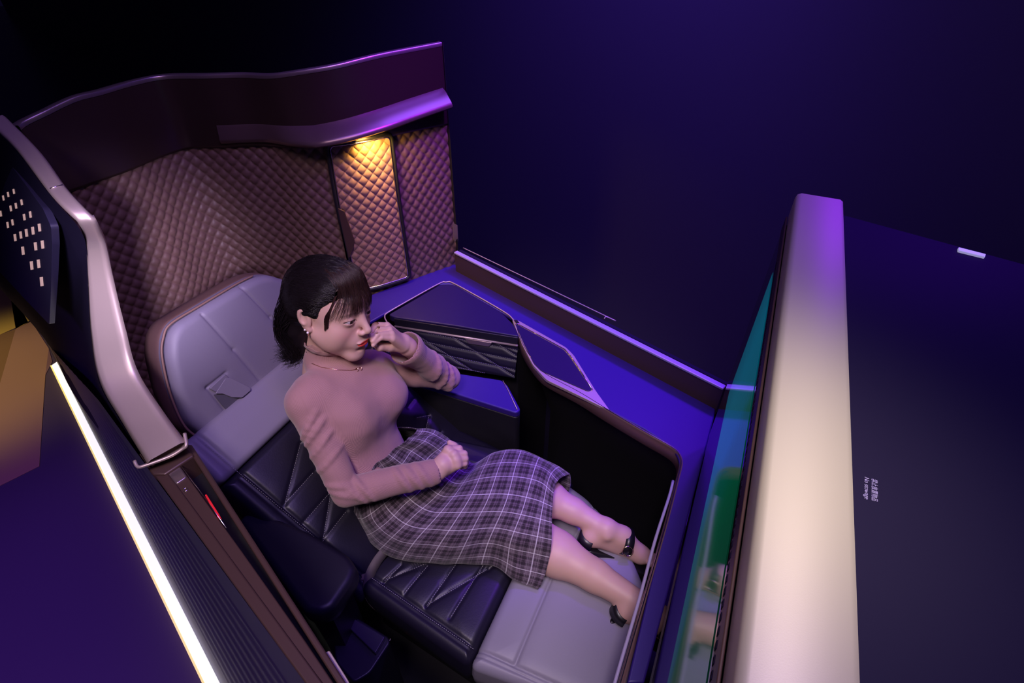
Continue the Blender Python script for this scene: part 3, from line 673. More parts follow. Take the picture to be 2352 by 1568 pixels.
# pocket with pull strap
pk = two(HP, [(476, 891), (512, 858), (522, 868), (492, 900)])
slab('strap_pocket', [HP.P(u, v, 0.010) for u, v in pk], HP.n*-0.006, M['grey'], seat, 0.002)
st = two(HP, [(489, 903), (512, 868), (523, 866), (563, 888), (565, 894), (545, 911), (527, 911), (506, 903)])
slab('pull_strap', round_poly([HP.P(u, v, 0.011+0.010*(i in (3, 4, 5))) for i, (u, v) in enumerate(st)], 0.003), HP.n*-0.003, M['grey'], seat, 0.001)
slab('pocket_gap_shade', round_poly([HP.P(*HP.at(x, y), 0.0075) for x, y in ((487, 905), (512, 905), (548, 912), (548, 925), (520, 945), (505, 928))], 0.003), HP.n*-0.002, mat('shadow_grey_patch', (0.10, 0.095, 0.12), 0.6), seat, 0)  # darker grey patch painted as the shade in the pocket opening
mb = MB(); mb.add(*tube([HP.P(*HP.at(546, 909), 0.018), HP.P(*HP.at(556, 902), 0.018)], 0.0016, 6)); mb.build('strap_clip', M['chrome'], seat)
# seat cushion
C0 = Z(862, 1320, 0.50); C1 = Z(1097, 1483, 0.50); C2 = Z(1172, 1325, 0.50)
CP = Plane2(C0, (C1-C0), (C2-C1)); CP.eu = (C1-C0).normalized()
le = (C1-C0).length; cv = CP.at(1172, 1325); cdir = np.array(cv)-np.array((le, 0)); cdir /= np.linalg.norm(cdir); cdir = cdir/cdir[1]
print('cushion', le, cdir)
W_ = 0.53
def cpt(u, v): return (u+cdir[0]*v, v)
cl = [((923, 1299), (884, 1335)), ((884, 1335), (977, 1297)), ((983, 1301), (931, 1363)), ((1047, 1299), (981, 1392)), ((981, 1392), (1123, 1307)), ((1109, 1301), (1035, 1421)),
      ((1123, 1307), (1150, 1290))]
cl_ = [(CP.at(*a), CP.at(*b)) for a, b in cl]
# mirrored lines on the far side of the cushion
for a, b in list(cl_)[:6]:
    f2 = lambda p: (p[0]+0.02, W_-p[1]); cl_.append((f2(a), f2(b)))
ce = [((0.0, -0.006), (le+0.02, -0.006), 1.3), ((0.0, -0.018), (le+0.02, -0.018), 0.7)]
cushion('seat_cushion', CP, [cpt(-0.02, -0.045), cpt(le, -0.045), cpt(le, W_), cpt(-0.14, W_), cpt(-0.14, 0.10), (-0.03, 0.06)], M['navy'], seat, 0.024, 0.10, cl_+ce, 190, 150, gw=0.005, gd=0.004, rc=0.02, puff=0.010)
lo_ = [cpt(le+0.002, -0.045), CP.at(1245, 1588), CP.at(1330, 1630), CP.at(1430, 1600), CP.at(1490, 1500), CP.at(1490, 1360), CP.at(1445, 1255), CP.at(1398, 1190), CP.at(1350, 1140), cpt(le+0.002, W_)]
ll = [(CP.at(1275, 1310), CP.at(1185, 1522)), (CP.at(1275, 1310), CP.at(1375, 1140)), ((le, -0.006), CP.at(1330, 1596), 1.0), ((le, -0.018), CP.at(1330, 1606), 0.6)]
cushion('leg_rest', CP, lo_, M['grey'], seat, 0.024, 0.10, ll, 150, 150, gw=0.004, rc=0.02, puff=0.010)
mb = MB()
for a, b in cl_[:7]: stitch(mb, CP.P(*a, 0.005), CP.P(*b, 0.005), CP.n, 0.006, 0.00055)
stitch(mb, CP.P(0.0, -0.012, 0.004), CP.P(le, -0.012, 0.004), CP.n, 0.006, 0.0005)
mb.build('seat_stitching', M['thread'], seat)
# dark shell base under the cushions
bs = [CP.P(*p) for p in [cpt(-0.10, 0.03), cpt(le+0.25, 0.05), cpt(le+0.20, W_-0.04), cpt(-0.12, W_-0.02)]]
for p in bs: p.z = 0.40
slab('seat_base', bs, (0, 0, -0.385), M['black'], seat, 0.02)
bb = [BP.P(-0.03, -0.05, -0.135), BP.P(BW+0.01, -0.05, -0.135), BP.P(BW+0.01, sE, -0.135), BP.P(-0.03, sE, -0.135)]
slab('back_shell', bb, -BP.n*0.03, M['black'], seat, 0.01)
# grey strip of cushion beside the console
gs = [Z(1000, 1000, 0.52), Z(1060, 1010, 0.52), Z(1200, 1040, 0.52), Z(1320, 1110, 0.50), Z(1300, 1130, 0.50), Z(1040, 1050, 0.52), Z(990, 1030, 0.52)]
slab('side_pad', gs, (0, 0, -0.1), M['navy'], seat, 0.01)
# bronze bracket at the joint
slab('joint_bracket', round_poly([Z(x, y, 0.49) for x, y in ((848, 1243), (884, 1262), (862, 1292), (845, 1336), (812, 1326), (822, 1286))], 0.006), (0, 0, -0.09), M['bronze'], seat, 0.008)
slab('bracket_foot', [Z(x, y, 0.47) for x, y in ((808, 1318), (832, 1326), (834, 1334), (806, 1326))], (0, 0, -0.02), M['rim'], seat, 0.002)
# seat belt hanging at the joint
belt = empty('seat_belt', Z(850, 1330, 0.4), 'dark grey seat belt webbing looping down between backrest and cushion', 'seat belt')
bc = crom([Z(890, 1258, 0.53), Z(866, 1288, 0.52), Z(848, 1325, 0.50), Z(848, 1362, 0.46), Z(866, 1388, 0.42), Z(888, 1398, 0.40)], 60)[0]
V = []
for i, p in enumerate(bc):
    d = Vector(bc[min(i+1, 59)]-bc[max(i-1, 0)]).normalized(); s = d.cross(Vector((0.5, -0.6, 0.6))).normalized()
    for k in (-1, 1):
        for q in (-1, 1): V.append(Vector(p)+s*(0.013*k)+d.cross(s)*0.0012*q*k)
f = grid_faces(60, 4, True)+[(3, 2, 1, 0), (236, 237, 238, 239)]
recalc(obj('webbing', V, f, mat('grey_webbing', (0.10, 0.08, 0.08), 0.7, bump=(900, 0.4, 0.001)), belt))
slab('belt_anchor', [Z(x, y, 0.40) for x, y in ((872, 1388), (900, 1392), (898, 1404), (870, 1402))], (0, 0, -0.01), M['bronze'], belt, 0.002)

# aisle-side armrest
apx = [(545, 1195), (560, 1178), (604, 1174), (705, 1217), (800, 1272), (818, 1300), (808, 1330), (764, 1395), (735, 1408), (700, 1402), (675, 1372), (611, 1285)]
AP = Plane2(Z(700, 1290, 0.66), L_DIR, -F_DIR)
ar = cushion('armrest', AP, two(AP, apx), M['navy'], seat, 0.016, 0.05, (), 90, 90, rc=0.012, puff=0.004)
mb = MB(); P2, _l = crom([Z(x, y, 0.585) for x, y in ((758, 1412), (790, 1375), (818, 1340))], 30); mb.add(*tube(P2, 0.0012, 6)); mb.build('trim_line', M['rim'], ar)
v, f = prism([Vector((p.x, p.y, 0.60)) for p in (Z(590, 1215, .66), Z(690, 1235, .66), Z(785, 1300, .66), Z(745, 1380, .66), Z(700, 1380, .66))], (0, 0, -0.58)); recalc(obj('armrest_support', v, f, M['black'], ar, smooth=False))
ctl = empty('seat_control_box', Z(820, 1480, 0.3), 'dark glossy seat control housing below the aisle armrest', 'control box')
gl = mat('dark_gloss_plastic', (0.030, 0.026, 0.050), 0.28)
slab('housing', round_poly([Z(x, y, 0.42) for x, y in ((760, 1400), (800, 1405), (892, 1462), (896, 1475), (850, 1545), (812, 1568), (770, 1520))], 0.012), (0, 0, -0.30), M['navy'], ctl, 0.014, 4)
slab('housing_face', round_poly([Z(x, y, 0.435) for x, y in ((800, 1412), (884, 1462), (862, 1500), (790, 1430))], 0.004), (0, 0, -0.014), gl, ctl, 0.003)
mb = MB(); mb.add(*tube(crom([Z(897, 1466, 0.40), Z(882, 1502, 0.40), Z(858, 1540, 0.40), Z(825, 1562, 0.40)], 40)[0], 0.0012, 6)); mb.build('housing_edge_highlight', M['rim'], ctl)  # pale metal line laid in as the highlight along the housing edge
rt = slab('red_release_tag', round_poly([Z(x, y, 0.05) for x, y in ((868, 1520), (892, 1518), (905, 1548), (880, 1556))], 0.004), (0, 0, -0.02), mat('dim_red', (0.45, 0.02, 0.01), 0.5), None, 0.003)
tag(rt, 'small dark red tag low on the carpet under the seat edge', 'tag')
# ================================================================ implicit-surface toolkit for the figure
class Field:
    def __init__(s, lo, hi, h):
        s.lo = np.array(lo, float); s.h = h; s.n = np.ceil((np.array(hi)-s.lo)/h).astype(int)+1
        s.f = np.full(s.n, 0.06, dtype=np.float32); s.ax = [s.lo[k]+h*np.arange(s.n[k]) for k in range(3)]
    def sub(s, lo, hi):
        a = np.clip(np.floor((lo-s.lo)/s.h).astype(int), 0, s.n-1); b = np.clip(np.ceil((hi-s.lo)/s.h).astype(int)+1, 1, s.n)
        sl = tuple(slice(a[k], b[k]) for k in range(3)); g = np.meshgrid(*[s.ax[k][sl[k]] for k in range(3)], indexing='ij', sparse=True)
        return sl, g
    def put(s, sl, d, k, mode):
        f = s.f[sl]
        if mode == 'add':
            if k > 0: h_ = np.maximum(k-np.abs(f-d), 0)/k; r = np.minimum(f, d)-h_*h_*k*0.25
            else: r = np.minimum(f, d)
        else:
            d = -d; h_ = np.maximum(k-np.abs(f-d), 0)/k if k > 0 else 0; r = np.maximum(f, d)+h_*h_*k*0.25
        s.f[sl] = r
    def cone(s, a, b, ra, rb, k=0.01, mode='add'):
        a, b = np.array(a, float), np.array(b, float); m = max(ra, rb)+0.03+k
        sl, (X, Y, Zz) = s.sub(np.minimum(a, b)-m, np.maximum(a, b)+m); ab = b-a
        t = np.clip(((X-a[0])*ab[0]+(Y-a[1])*ab[1]+(Zz-a[2])*ab[2])/max(ab@ab, 1e-9), 0, 1)
        d = np.sqrt((X-a[0]-t*ab[0])**2+(Y-a[1]-t*ab[1])**2+(Zz-a[2]-t*ab[2])**2)-(ra+(rb-ra)*t)
        s.put(sl, d, k, mode); return s
    def chain(s, pts, rs, k=0.01):
        for i in range(len(pts)-1): s.cone(pts[i], pts[i+1], rs[i], rs[i+1], k)
        return s
    def ell(s, c, r, R=None, k=0.01, mode='add'):
        c = np.array(c, float); r = np.array(r, float); R = np.eye(3) if R is None else np.array(R, float)      # columns are the axes
        m = r.max()+0.03+k; sl, (X, Y, Zz) = s.sub(c-m, c+m); X = X-c[0]; Y = Y-c[1]; Zz = Zz-c[2]
        q = [X*R[0, i]+Y*R[1, i]+Zz*R[2, i] for i in range(3)]
        k0 = np.sqrt(sum((q[i]/r[i])**2 for i in range(3))); k1 = np.sqrt(sum((q[i]/r[i]**2)**2 for i in range(3)))
        s.put(sl, k0*(k0-1)/np.maximum(k1, 1e-6), k, mode); return s
    def mesh(s, smooth=1):
        f = s.f; n = f.shape; ins = f < 0
        c = ins[:-1, :-1, :-1].astype(np.int8)
        for dx, dy, dz in ((1, 0, 0), (0, 1, 0), (0, 0, 1), (1, 1, 0), (1, 0, 1), (0, 1, 1), (1, 1, 1)):
            c = c+ins[dx:n[0]-1+dx, dy:n[1]-1+dy, dz:n[2]-1+dz]
        act = (c > 0) & (c < 8); idx = -np.ones(act.shape, dtype=np.int64); cells = np.argwhere(act); idx[act] = np.arange(len(cells))
        acc = np.zeros((len(cells), 3)); cnt = np.zeros(len(cells))
        co = [(0, 0, 0), (1, 0, 0), (0, 1, 0), (0, 0, 1), (1, 1, 0), (1, 0, 1), (0, 1, 1), (1, 1, 1)]
        for a in co:
            for ax in range(3):
                if a[ax]: continue
                b = list(a); b[ax] = 1
                fa = f[cells[:, 0]+a[0], cells[:, 1]+a[1], cells[:, 2]+a[2]]; fb = f[cells[:, 0]+b[0], cells[:, 1]+b[1], cells[:, 2]+b[2]]
                x = (fa < 0) != (fb < 0); t = np.where(x, fa/np.where(x, fa-fb, 1), 0)
                p = np.array(a, float)[None].repeat(len(cells), 0); p[:, ax] = t
                acc[x] += p[x]; cnt[x] += 1
        V = s.lo+(cells+acc/np.maximum(cnt, 1)[:, None])*s.h
        F = []
        for ax in range(3):
            o1, o2 = [(1, 2), (2, 0), (0, 1)][ax]
            sl0 = [slice(None)]*3; sl1 = [slice(None)]*3; sl0[ax] = slice(0, n[ax]-1); sl1[ax] = slice(1, n[ax])
            for q in (o1, o2): sl0[q] = slice(1, n[q]-1); sl1[q] = slice(1, n[q]-1)
            A, B = ins[tuple(sl0)], ins[tuple(sl1)]
            e = np.argwhere(A != B)
            if len(e) == 0: continue
            inside = A[e[:, 0], e[:, 1], e[:, 2]]
            e2 = e.copy(); e2[:, o1] += 1; e2[:, o2] += 1
            def cid(d1, d2):
                g = e2.copy(); g[:, o1] += d1; g[:, o2] += d2; return idx[g[:, 0], g[:, 1], g[:, 2]]
            q = np.stack([cid(-1, -1), cid(0, -1), cid(0, 0), cid(-1, 0)], 1); q[~inside] = q[~inside][:, ::-1]
            F.append(q)
        F = np.concatenate(F); F = F[(F >= 0).all(1)]
        for _ in range(smooth):
            S = np.zeros_like(V); C = np.zeros(len(V))
            for a, b in ((0, 1), (1, 2), (2, 3), (3, 0)):
                np.add.at(S, F[:, a], V[F[:, b]]); np.add.at(S, F[:, b], V[F[:, a]]); np.add.at(C, F[:, a], 1); np.add.at(C, F[:, b], 1)
            V = V*0.45+S/np.maximum(C, 1)[:, None]*0.55
        return V, F
def fastobj(name, V, F, mat_, parent, colors=None):
    off = np.array(wloc(parent)); me = bpy.data.meshes.new(name); V = np.asarray(V)-off; F = np.asarray(F)
    me.vertices.add(len(V)); me.vertices.foreach_set('co', V.astype(np.float32).ravel())
    me.loops.add(F.size); me.loops.foreach_set('vertex_index', F.astype(np.int32).ravel())
    me.polygons.add(len(F)); me.polygons.foreach_set('loop_start', (np.arange(len(F))*4).astype(np.int32)); me.polygons.foreach_set('loop_total', np.full(len(F), 4, np.int32))
    me.update(calc_edges=True); me.validate(); me.polygons.foreach_set('use_smooth', [True]*len(me.polygons))
    if colors is not None:
        at = me.color_attributes.new('tint', 'FLOAT_COLOR', 'POINT'); at.data.foreach_set('color', np.c_[colors, np.ones(len(V))].astype(np.float32).ravel())
    if mat_: me.materials.append(mat_)
    o = bpy.data.objects.new(name, me); COL.objects.link(o); o.parent = parent; return o
def vnoise(P, s, seed=0.0):
    return np.array([noise.noise(Vector((p[0]*s+seed, p[1]*s, p[2]*s))) for p in P])

# ================================================================ THE WOMAN
SKIN = mat('skin', (0.62, 0.40, 0.33), 0.48, bump=(700, 0.05, 0.0004), sss=0.15, spec=0.4)
nt = SKIN.node_tree; at = nt.nodes.new('ShaderNodeVertexColor'); at.layer_name = 'tint'; nt.links.new(at.outputs['Color'], nt.nodes['Principled BSDF'].inputs['Base Color'])
SK = np.array((0.66, 0.42, 0.345))
woman = empty('person', Vector((-0.32, 0.80, 0.50)), 'woman in a dusty pink ribbed top and plaid skirt resting her cheek on one hand', 'person')
HR = np.array([[-0.4111, 0.9044, 0.1141], [-0.8909, -0.4251, 0.1599], [0.1932, -0.0359, 0.9805]]); u_, _s, vt_ = np.linalg.svd(HR); HR = u_@vt_
HT = np.array([-0.431, 1.0344, 1.1087])
def H2W(P): return np.asarray(P)@HR.T+HT
def W2H(P): return (np.asarray(P)-HT)@HR
# --- head, in head space: x her right, y forward, z up
hf = Field((-0.105, -0.13, -0.20), (0.105, 0.135, 0.135), 0.0014)
hf.ell((0, -0.012, 0.028), (0.073, 0.092, 0.082), k=0)
hf.ell((0, 0.022, -0.030), (0.059, 0.062, 0.078), k=0.03)
for s in (-1, 1):
    hf.cone((s*0.050, 0.000, -0.048), (s*0.012, 0.060, -0.102), 0.018, 0.013, k=0.03)
    hf.ell((s*0.036, 0.050, -0.034), (0.027, 0.024, 0.028), k=0.022)
for s in (-1, 1): hf.ell((s*0.043, 0.030, -0.058), (0.020, 0.026, 0.024), k=0.025)
hf.ell((0, 0.067, -0.102), (0.019, 0.015, 0.015), k=0.022)
hf.ell((0, 0.066, 0.030), (0.050, 0.020, 0.035), k=0.03)
for s in (-1, 1): hf.ell((s*0.031, 0.096, 0.002), (0.021, 0.013, 0.012), k=0.016, mode='sub')
hf.cone((0, 0.080, 0.010), (0, 0.104, -0.026), 0.0075, 0.0085, k=0.014)
hf.ell((0, 0.1030, -0.030), (0.0085, 0.0080, 0.0075), k=0.006)
for s in (-1, 1):
    hf.ell((s*0.0115, 0.095, -0.034), (0.0058, 0.0085, 0.0058), k=0.006)
    hf.ell((s*0.0062, 0.103, -0.0405), (0.0036, 0.0045, 0.0030), k=0.002, mode='sub')
# muzzle and lips
hf.ell((0, 0.074, -0.062), (0.028, 0.018, 0.022), k=0.02)
for s in (-1, 1): hf.ell((s*0.0085, 0.0905, -0.0610), (0.0120, 0.0056, 0.0037), k=0.004)
hf.ell((0, 0.0900, -0.0695), (0.0150, 0.0062, 0.0048), k=0.004)
hf.cone((-0.021, 0.090, -0.0650), (0.021, 0.090, -0.0650), 0.0012, 0.0012, k=0.003, mode='sub')
hf.cone((-0.010, 0.0985, -0.0650), (0.010, 0.0985, -0.0650), 0.0014, 0.0014, k=0.003, mode='sub')
hf.ell((0, 0.086, -0.083), (0.014, 0.006, 0.004), k=0.008, mode='sub')
# eyelids: a shell over each eyeball with an almond opening
EC = {s: np.array((s*0.0310, 0.0735, 0.0005)) for s in (-1, 1)}
for s in (-1, 1): hf.ell(EC[s], (0.0148, 0.0138, 0.0130), k=0.006)
sl, (X, Y, Zz) = hf.sub(np.array((-0.06, 0.06, -0.02)), np.array((0.06, 0.11, 0.02)))
for s in (-1, 1):
    x = (X-s*0.0315)*s; tt = np.clip(x/0.0150, -1, 1); upz = 0.0047*np.sqrt(np.maximum(0, 1-tt*tt))+0.0012*tt; lwz = -0.0036*np.sqrt(np.maximum(0, 1-tt*tt))+0.0012*tt
    d = np.maximum(Zz-upz, lwz-Zz); d = np.maximum(d, np.abs(x)-0.0148); rr = np.sqrt((X-EC[s][0])**2+(Y-EC[s][1])**2+(Zz-EC[s][2])**2); d = np.maximum(d, 0.0115-rr)
    d = np.broadcast_to(d, hf.f[sl].shape); hf.put(sl, d, 0.0012, 'sub')
# ears
for s in (-1, 1):
    Re = np.array([[0.92, 0, 0.39*s], [-0.39*s*0, 1, 0], [-0.39*s, 0, 0.92]]); Re = Re/np.linalg.norm(Re, axis=0)
    hf.ell((s*0.0745, -0.012, -0.004), (0.0062, 0.0165, 0.029), k=0.006)
    hf.ell((s*0.0795, -0.016, 0.004), (0.0065, 0.0135, 0.0225), k=0.004)
    hf.ell((s*0.0840, -0.009, 0.003), (0.0060, 0.0090, 0.0165), k=0.003, mode='sub')
    hf.ell((s*0.0735, -0.004, -0.029), (0.0050, 0.0070, 0.0075), k=0.005)
# neck
hf.cone((0, -0.020, -0.050), (0.0, -0.040, -0.20), 0.047, 0.052, k=0.020)
V, F = hf.mesh(1)
keep = V[:, 2] > -0.197
# tint: lips, brows, blush, lash lines
C = np.tile(SK, (len(V), 1)); x, y, z = V.T
def mixc(w, c): global C; w = np.clip(w, 0, 1)[:, None]; C = C*(1-w)+np.array(c)*w
for s in (-1, 1):
    mixc(0.30*np.exp(-(((x-s*0.040)/0.018)**2+((z+0.032)/0.016)**2))*(y > 0.03), (0.72, 0.27, 0.24))
    xx = (x-s*0.031)*s; t = xx/0.0150
    upz = 0.0047*np.sqrt(np.maximum(0, 1-np.clip(t, -1, 1)**2))+0.0012*t
    w = np.exp(-((z-upz-0.0004)/0.0011)**2)*(np.abs(t) < 1.12)*(y > 0.068); mixc(w*0.95, (0.03, 0.015, 0.012))
    lw = -0.0036*np.sqrt(np.maximum(0, 1-np.clip(t, -1, 1)**2))+0.0012*t
    mixc(np.exp(-((z-lw+0.0004)/0.0009)**2)*(np.abs(t) < 1.0)*(y > 0.068)*0.45, (0.16, 0.07, 0.05))
    mixc(np.exp(-((z-upz-0.0040)/0.0016)**2)*(np.abs(t) < 1.1)*(y > 0.062)*0.35, (0.36, 0.17, 0.13))
    bz = 0.0185+0.0035*(1-((xx-0.002)/0.020)**2); w = np.exp(-((z-bz)/0.0023)**2)*(np.abs(xx-0.001) < 0.021)*(y > 0.05)
    mixc(w*0.75*(0.7+0.3*np.sin(x*2600+z*900)), (0.11, 0.055, 0.045))
lz = np.where(z > -0.0652, (np.abs(x) < 0.0200)*(z < -0.0652+0.0062*np.sqrt(np.maximum(0, 1-(np.abs(np.abs(x)-0.0050)/0.0155)**2))), (z > -0.0652-0.0088*np.sqrt(np.maximum(0, 1-(x/0.0185)**2))))
mixc(lz*(y > 0.072)*0.95, (0.70, 0.035, 0.030))
mixc(np.exp(-((z+0.0652)/0.0008)**2)*(np.abs(x) < 0.0205)*(y > 0.07)*0.8, (0.22, 0.01, 0.01))
headV, headC = H2W(V), C; headF = F

# --- skeleton (metres, world)
SR = np.array(D(702, 926, 1.26)); SL = np.array(D(872, 846, 1.50)); PV = np.array(Z(900, 1185, 0.585)); NB = np.array(H2W((0, -0.036, -0.165)))
ER = np.array(D(795, 1130, 1.285)); WR = np.array(D(1000, 1083, 1.335)); EL = np.array(D(1028, 868, 1.60)); WL = np.array(D(930, 797, 1.40))
def n_(v): return v/np.linalg.norm(v)
tu = n_(NB-PV); tx = SL-SR; tx = n_(tx-tu*(tx@tu)); tf = np.cross(tx, tu)*1.0
if tf@np.array(F_DIR) < 0: tf = -tf
TR = np.stack([tx, tf, tu], 1)
print('torso', tf, tu, np.linalg.norm(NB-PV))
SM = (SR+SL)/2
# legs
KN = np.array(Z(1205, 1208, .555)); AN = np.array(Z(1478, 1392, .545)); KF = np.array(Z(1200, 1095, .61)); AF = np.array(Z(1392, 1215, .565))
HN = np.array(Z(925, 1180, 0.56)); HF = np.array(Z(975, 1118, 0.56))
bf = Field((-0.75, 0.35, 0.02), (0.85, 1.40, 0.80), 0.0045)
bf.ell((HN+HF)/2, (0.05, 0.05, 0.045), TR, k=0)
for h_, k_ in ((HN, KN), (HF, KF)): bf.cone(h_, k_, 0.044, 0.043, k=0.03)
def shank(k_, a_, out, r=1.0):
    d = n_(a_-k_); m = k_+(a_-k_)*0.30+out*0.014
    bf.cone(k_, m, 0.043*r, 0.053*r, k=0.02); bf.cone(m, k_+(a_-k_)*0.62+out*0.005, 0.051*r, 0.036*r, k=0.02); bf.cone(k_+(a_-k_)*0.62+out*0.005, a_, 0.036*r, 0.0265*r, k=0.015)
outn = np.array((-0.1, -0.5, -0.6)); shank(KN, AN, n_(outn), 1.08); shank(KF, AF, n_(outn), 0.93)
# far foot: heel, instep, toes
def foot(a_, toe, upv):
    d = n_(toe-a_); up = n_(upv-d*(upv@d)); sd = np.cross(d, up)
    heel = a_-d*0.030-up*0.034; ball = a_+d*0.115-up*0.050; tip = a_+d*0.175-up*0.056; ins = a_+d*0.050-up*0.012
    bf.cone(a_, heel, 0.026, 0.024, k=0.015); bf.cone(a_, ins, 0.027, 0.027, k=0.015); bf.cone(ins, ball, 0.028, 0.021, k=0.018); bf.cone(heel, ball, 0.022, 0.021, k=0.02)
    bf.cone(ball, tip, 0.021, 0.013, k=0.012)
    for s in (-1, 1): bf.ell(a_+sd*0.024*s-up*0.004, (0.010, 0.010, 0.010), k=0.010)
    for i in range(5):
        b0_ = ball+sd*(0.028-0.014*i)+d*(0.030-0.006*abs(i-1)); bf.cone(b0_, b0_+d*(0.034-0.004*i)-up*0.004, 0.0095 if i == 0 else 0.0075, 0.0075 if i == 0 else 0.006, k=0.006)
    return d, up, sd, heel, ball, tip
TF = AF+n_(np.array(Z(1520, 1248, .525))-AF)*0.18; fF = foot(AF, TF, np.array((0.1, 0.35, 0.95)))
TN = AN+n_(np.array(Z(1590, 1440, .50))-AN)*0.18; fN = foot(AN, TN, np.array((0.0, 0.3, 0.95)))
Vb, Fb = bf.mesh(2)
# --- hands
hd = Field((-0.46, 0.80, 0.55), (-0.10, 1.22, 1.05), 0.0016)
# left hand, curled against her cheek
def P_(x, y, d): return np.array(D(x, y, d))
wl = P_(936, 796, 1.400); hd.chain([EL+(wl-EL)*0.72, wl, P_(925, 786, 1.385)], [0.025, 0.0225, 0.024], k=0.012)
KL = [P_(889, 748, 1.345), P_(894, 757, 1.330), P_(899, 767, 1.322), P_(901, 778, 1.322)]
PL_ = [P_(862, 746, 1.318), P_(858, 757, 1.298), P_(866, 769, 1.292), P_(876, 775, 1.298)]
DL = [P_(853, 760, 1.306), P_(852, 772, 1.290), P_(857, 783, 1.286), P_(863, 784, 1.290)]
TL = [P_(858, 772, 1.312), P_(856, 784, 1.298), P_(861, 792, 1.296), P_(857, 793, 1.286)]
for i, (a, b, c, e_) in enumerate(zip(KL, PL_, DL, TL)):
    hd.cone(P_(925, 784+4*i, 1.385-0.004*i), a, 0.0140, 0.0096, k=0.008)
for i, (a, b, c, e_) in enumerate(zip(KL, PL_, DL, TL)):
    q = [1.0, 1.02, 0.98, 0.88][i]; hd.cone(a, b, 0.0086*q, 0.0076*q, k=0.003); hd.cone(b, c, 0.0075*q, 0.0067*q, k=0.002); hd.cone(c, e_, 0.0067*q, 0.0056*q, k=0.002)
hd.chain([P_(925, 797, 1.385), P_(895, 797, 1.350), P_(872, 797, 1.325), P_(858, 788, 1.315)], [0.0150, 0.0110, 0.0095, 0.0075], k=0.006)
# right hand, resting curled in her lap
wr = P_(1004, 1080, 1.338); hd.chain([ER+(wr-ER)*0.80, wr, P_(1018, 1066, 1.338)], [0.023, 0.0235, 0.026], k=0.012)
KR = [P_(1029, 1033, 1.344), P_(1042, 1044, 1.338), P_(1048, 1056, 1.336), P_(1050, 1067, 1.338)]
PR = [P_(1055, 1030, 1.356), P_(1066, 1042, 1.352), P_(1068, 1053, 1.350), P_(1067, 1064, 1.350)]
DR = [P_(1062, 1040, 1.378), P_(1070, 1052, 1.376), P_(1070, 1062, 1.374), P_(1068, 1070, 1.370)]
ERt = [P_(1054, 1046, 1.390), P_(1060, 1057, 1.388), P_(1060, 1066, 1.386), P_(1058, 1073, 1.381)]
for i, a in enumerate(KR): hd.cone(P_(1014+2*i, 1064+5*i, 1.354), a, 0.0160, 0.0120, k=0.010)
for i, (a, b, c, e_) in enumerate(zip(KR, PR, DR, ERt)):
    q = [1.02, 1.04, 1.0, 0.88][i]; hd.ell(a-np.array(ray(1040, 1050))*0.0025, (0.0105, 0.0105, 0.0105), k=0.006)
    hd.cone(a, b, 0.0098*q, 0.0088*q, k=0.004); hd.cone(b, c, 0.0088*q, 0.0078*q, k=0.002); hd.cone(c, e_, 0.0078*q, 0.0064*q, k=0.002)
hd.chain([P_(1016, 1058, 1.356), P_(1028, 1036, 1.354), P_(1042, 1024, 1.364), P_(1033, 1016, 1.368)], [0.0150, 0.0115, 0.0095, 0.0070], k=0.006)
Vh, Fh = hd.mesh(1)
Ch = np.tile(SK, (len(Vh), 1)); Cb = np.tile(SK*np.array((0.92, 0.90, 0.90)), (len(Vb), 1))
# nails on the thumb tip region of the right hand
Vall = np.concatenate([headV, Vb, Vh]); Fall = np.concatenate([headF, Fb+len(headV), Fh+len(headV)+len(Vb)]); Call = np.concatenate([headC, Cb, Ch])
body = fastobj('body', Vall, Fall, SKIN, woman, Call)
# eyeballs
def iris_mat():
    m = mat('eyeball', (0.75, 0.70, 0.70), 0.12, spec=0.6); nt = m.node_tree; a = nt.nodes.new('ShaderNodeVertexColor'); a.layer_name = 'tint'; nt.links.new(a.outputs['Color'], nt.nodes['Principled BSDF'].inputs['Base Color']); return m
IM = iris_mat(); gaze = n_(np.array((0.03, 1.0, -0.05)))
for s in (-1, 1):
    V = []; Cc = []; nu, nv = 40, 40
    a = n_(np.cross(gaze, (0, 0, 1))); b = np.cross(a, gaze)
    for i in range(nu):
        th = math.pi*i/(nu-1)
        for j in range(nv):
            ph = 2*math.pi*j/nv; d = gaze*math.cos(th)+(a*math.cos(ph)+b*math.sin(ph))*math.sin(th); V.append(EC[s]+d*0.0124)
            Cc.append((0.006, 0.005, 0.005) if th < 0.17 else ((0.045, 0.020, 0.012) if th < 0.50 else ((0.02, 0.012, 0.01) if th < 0.56 else (0.46, 0.40, 0.40))))
    o = fastobj('eyeball', H2W(V), np.array([f for f in grid_faces(nu, nv, True)]), IM, woman, np.array(Cc))
# --- ribbed top
def cloth_mat(name, col, rib):
    m = mat(name, col, 0.85, sheen=0.25, spec=0.2); nt = m.node_tree; b = nt.nodes['Principled BSDF']
    a = nt.nodes.new('ShaderNodeAttribute'); a.attribute_name = 'rib'; w_ = nt.nodes.new('ShaderNodeMath'); w_.operation = 'MULTIPLY'; w_.inputs[1].default_value = rib
    s = nt.nodes.new('ShaderNodeMath'); s.operation = 'SINE'; k = nt.nodes.new('ShaderNodeBump'); k.inputs['Strength'].default_value = 0.28; k.inputs['Distance'].default_value = 0.0008
    nt.links.new(a.outputs['Fac'], w_.inputs[0]); nt.links.new(w_.outputs[0], s.inputs[0]); nt.links.new(s.outputs[0], k.inputs['Height']); nt.links.new(k.outputs['Normal'], b.inputs['Normal']); return m
TOPM = cloth_mat('dusty_pink_rib_knit', (0.40, 0.225, 0.215), 2*math.pi/0.0030)
sf = Field((-0.64, 0.62, 0.52), (-0.08, 1.32, 1.06), 0.0030)
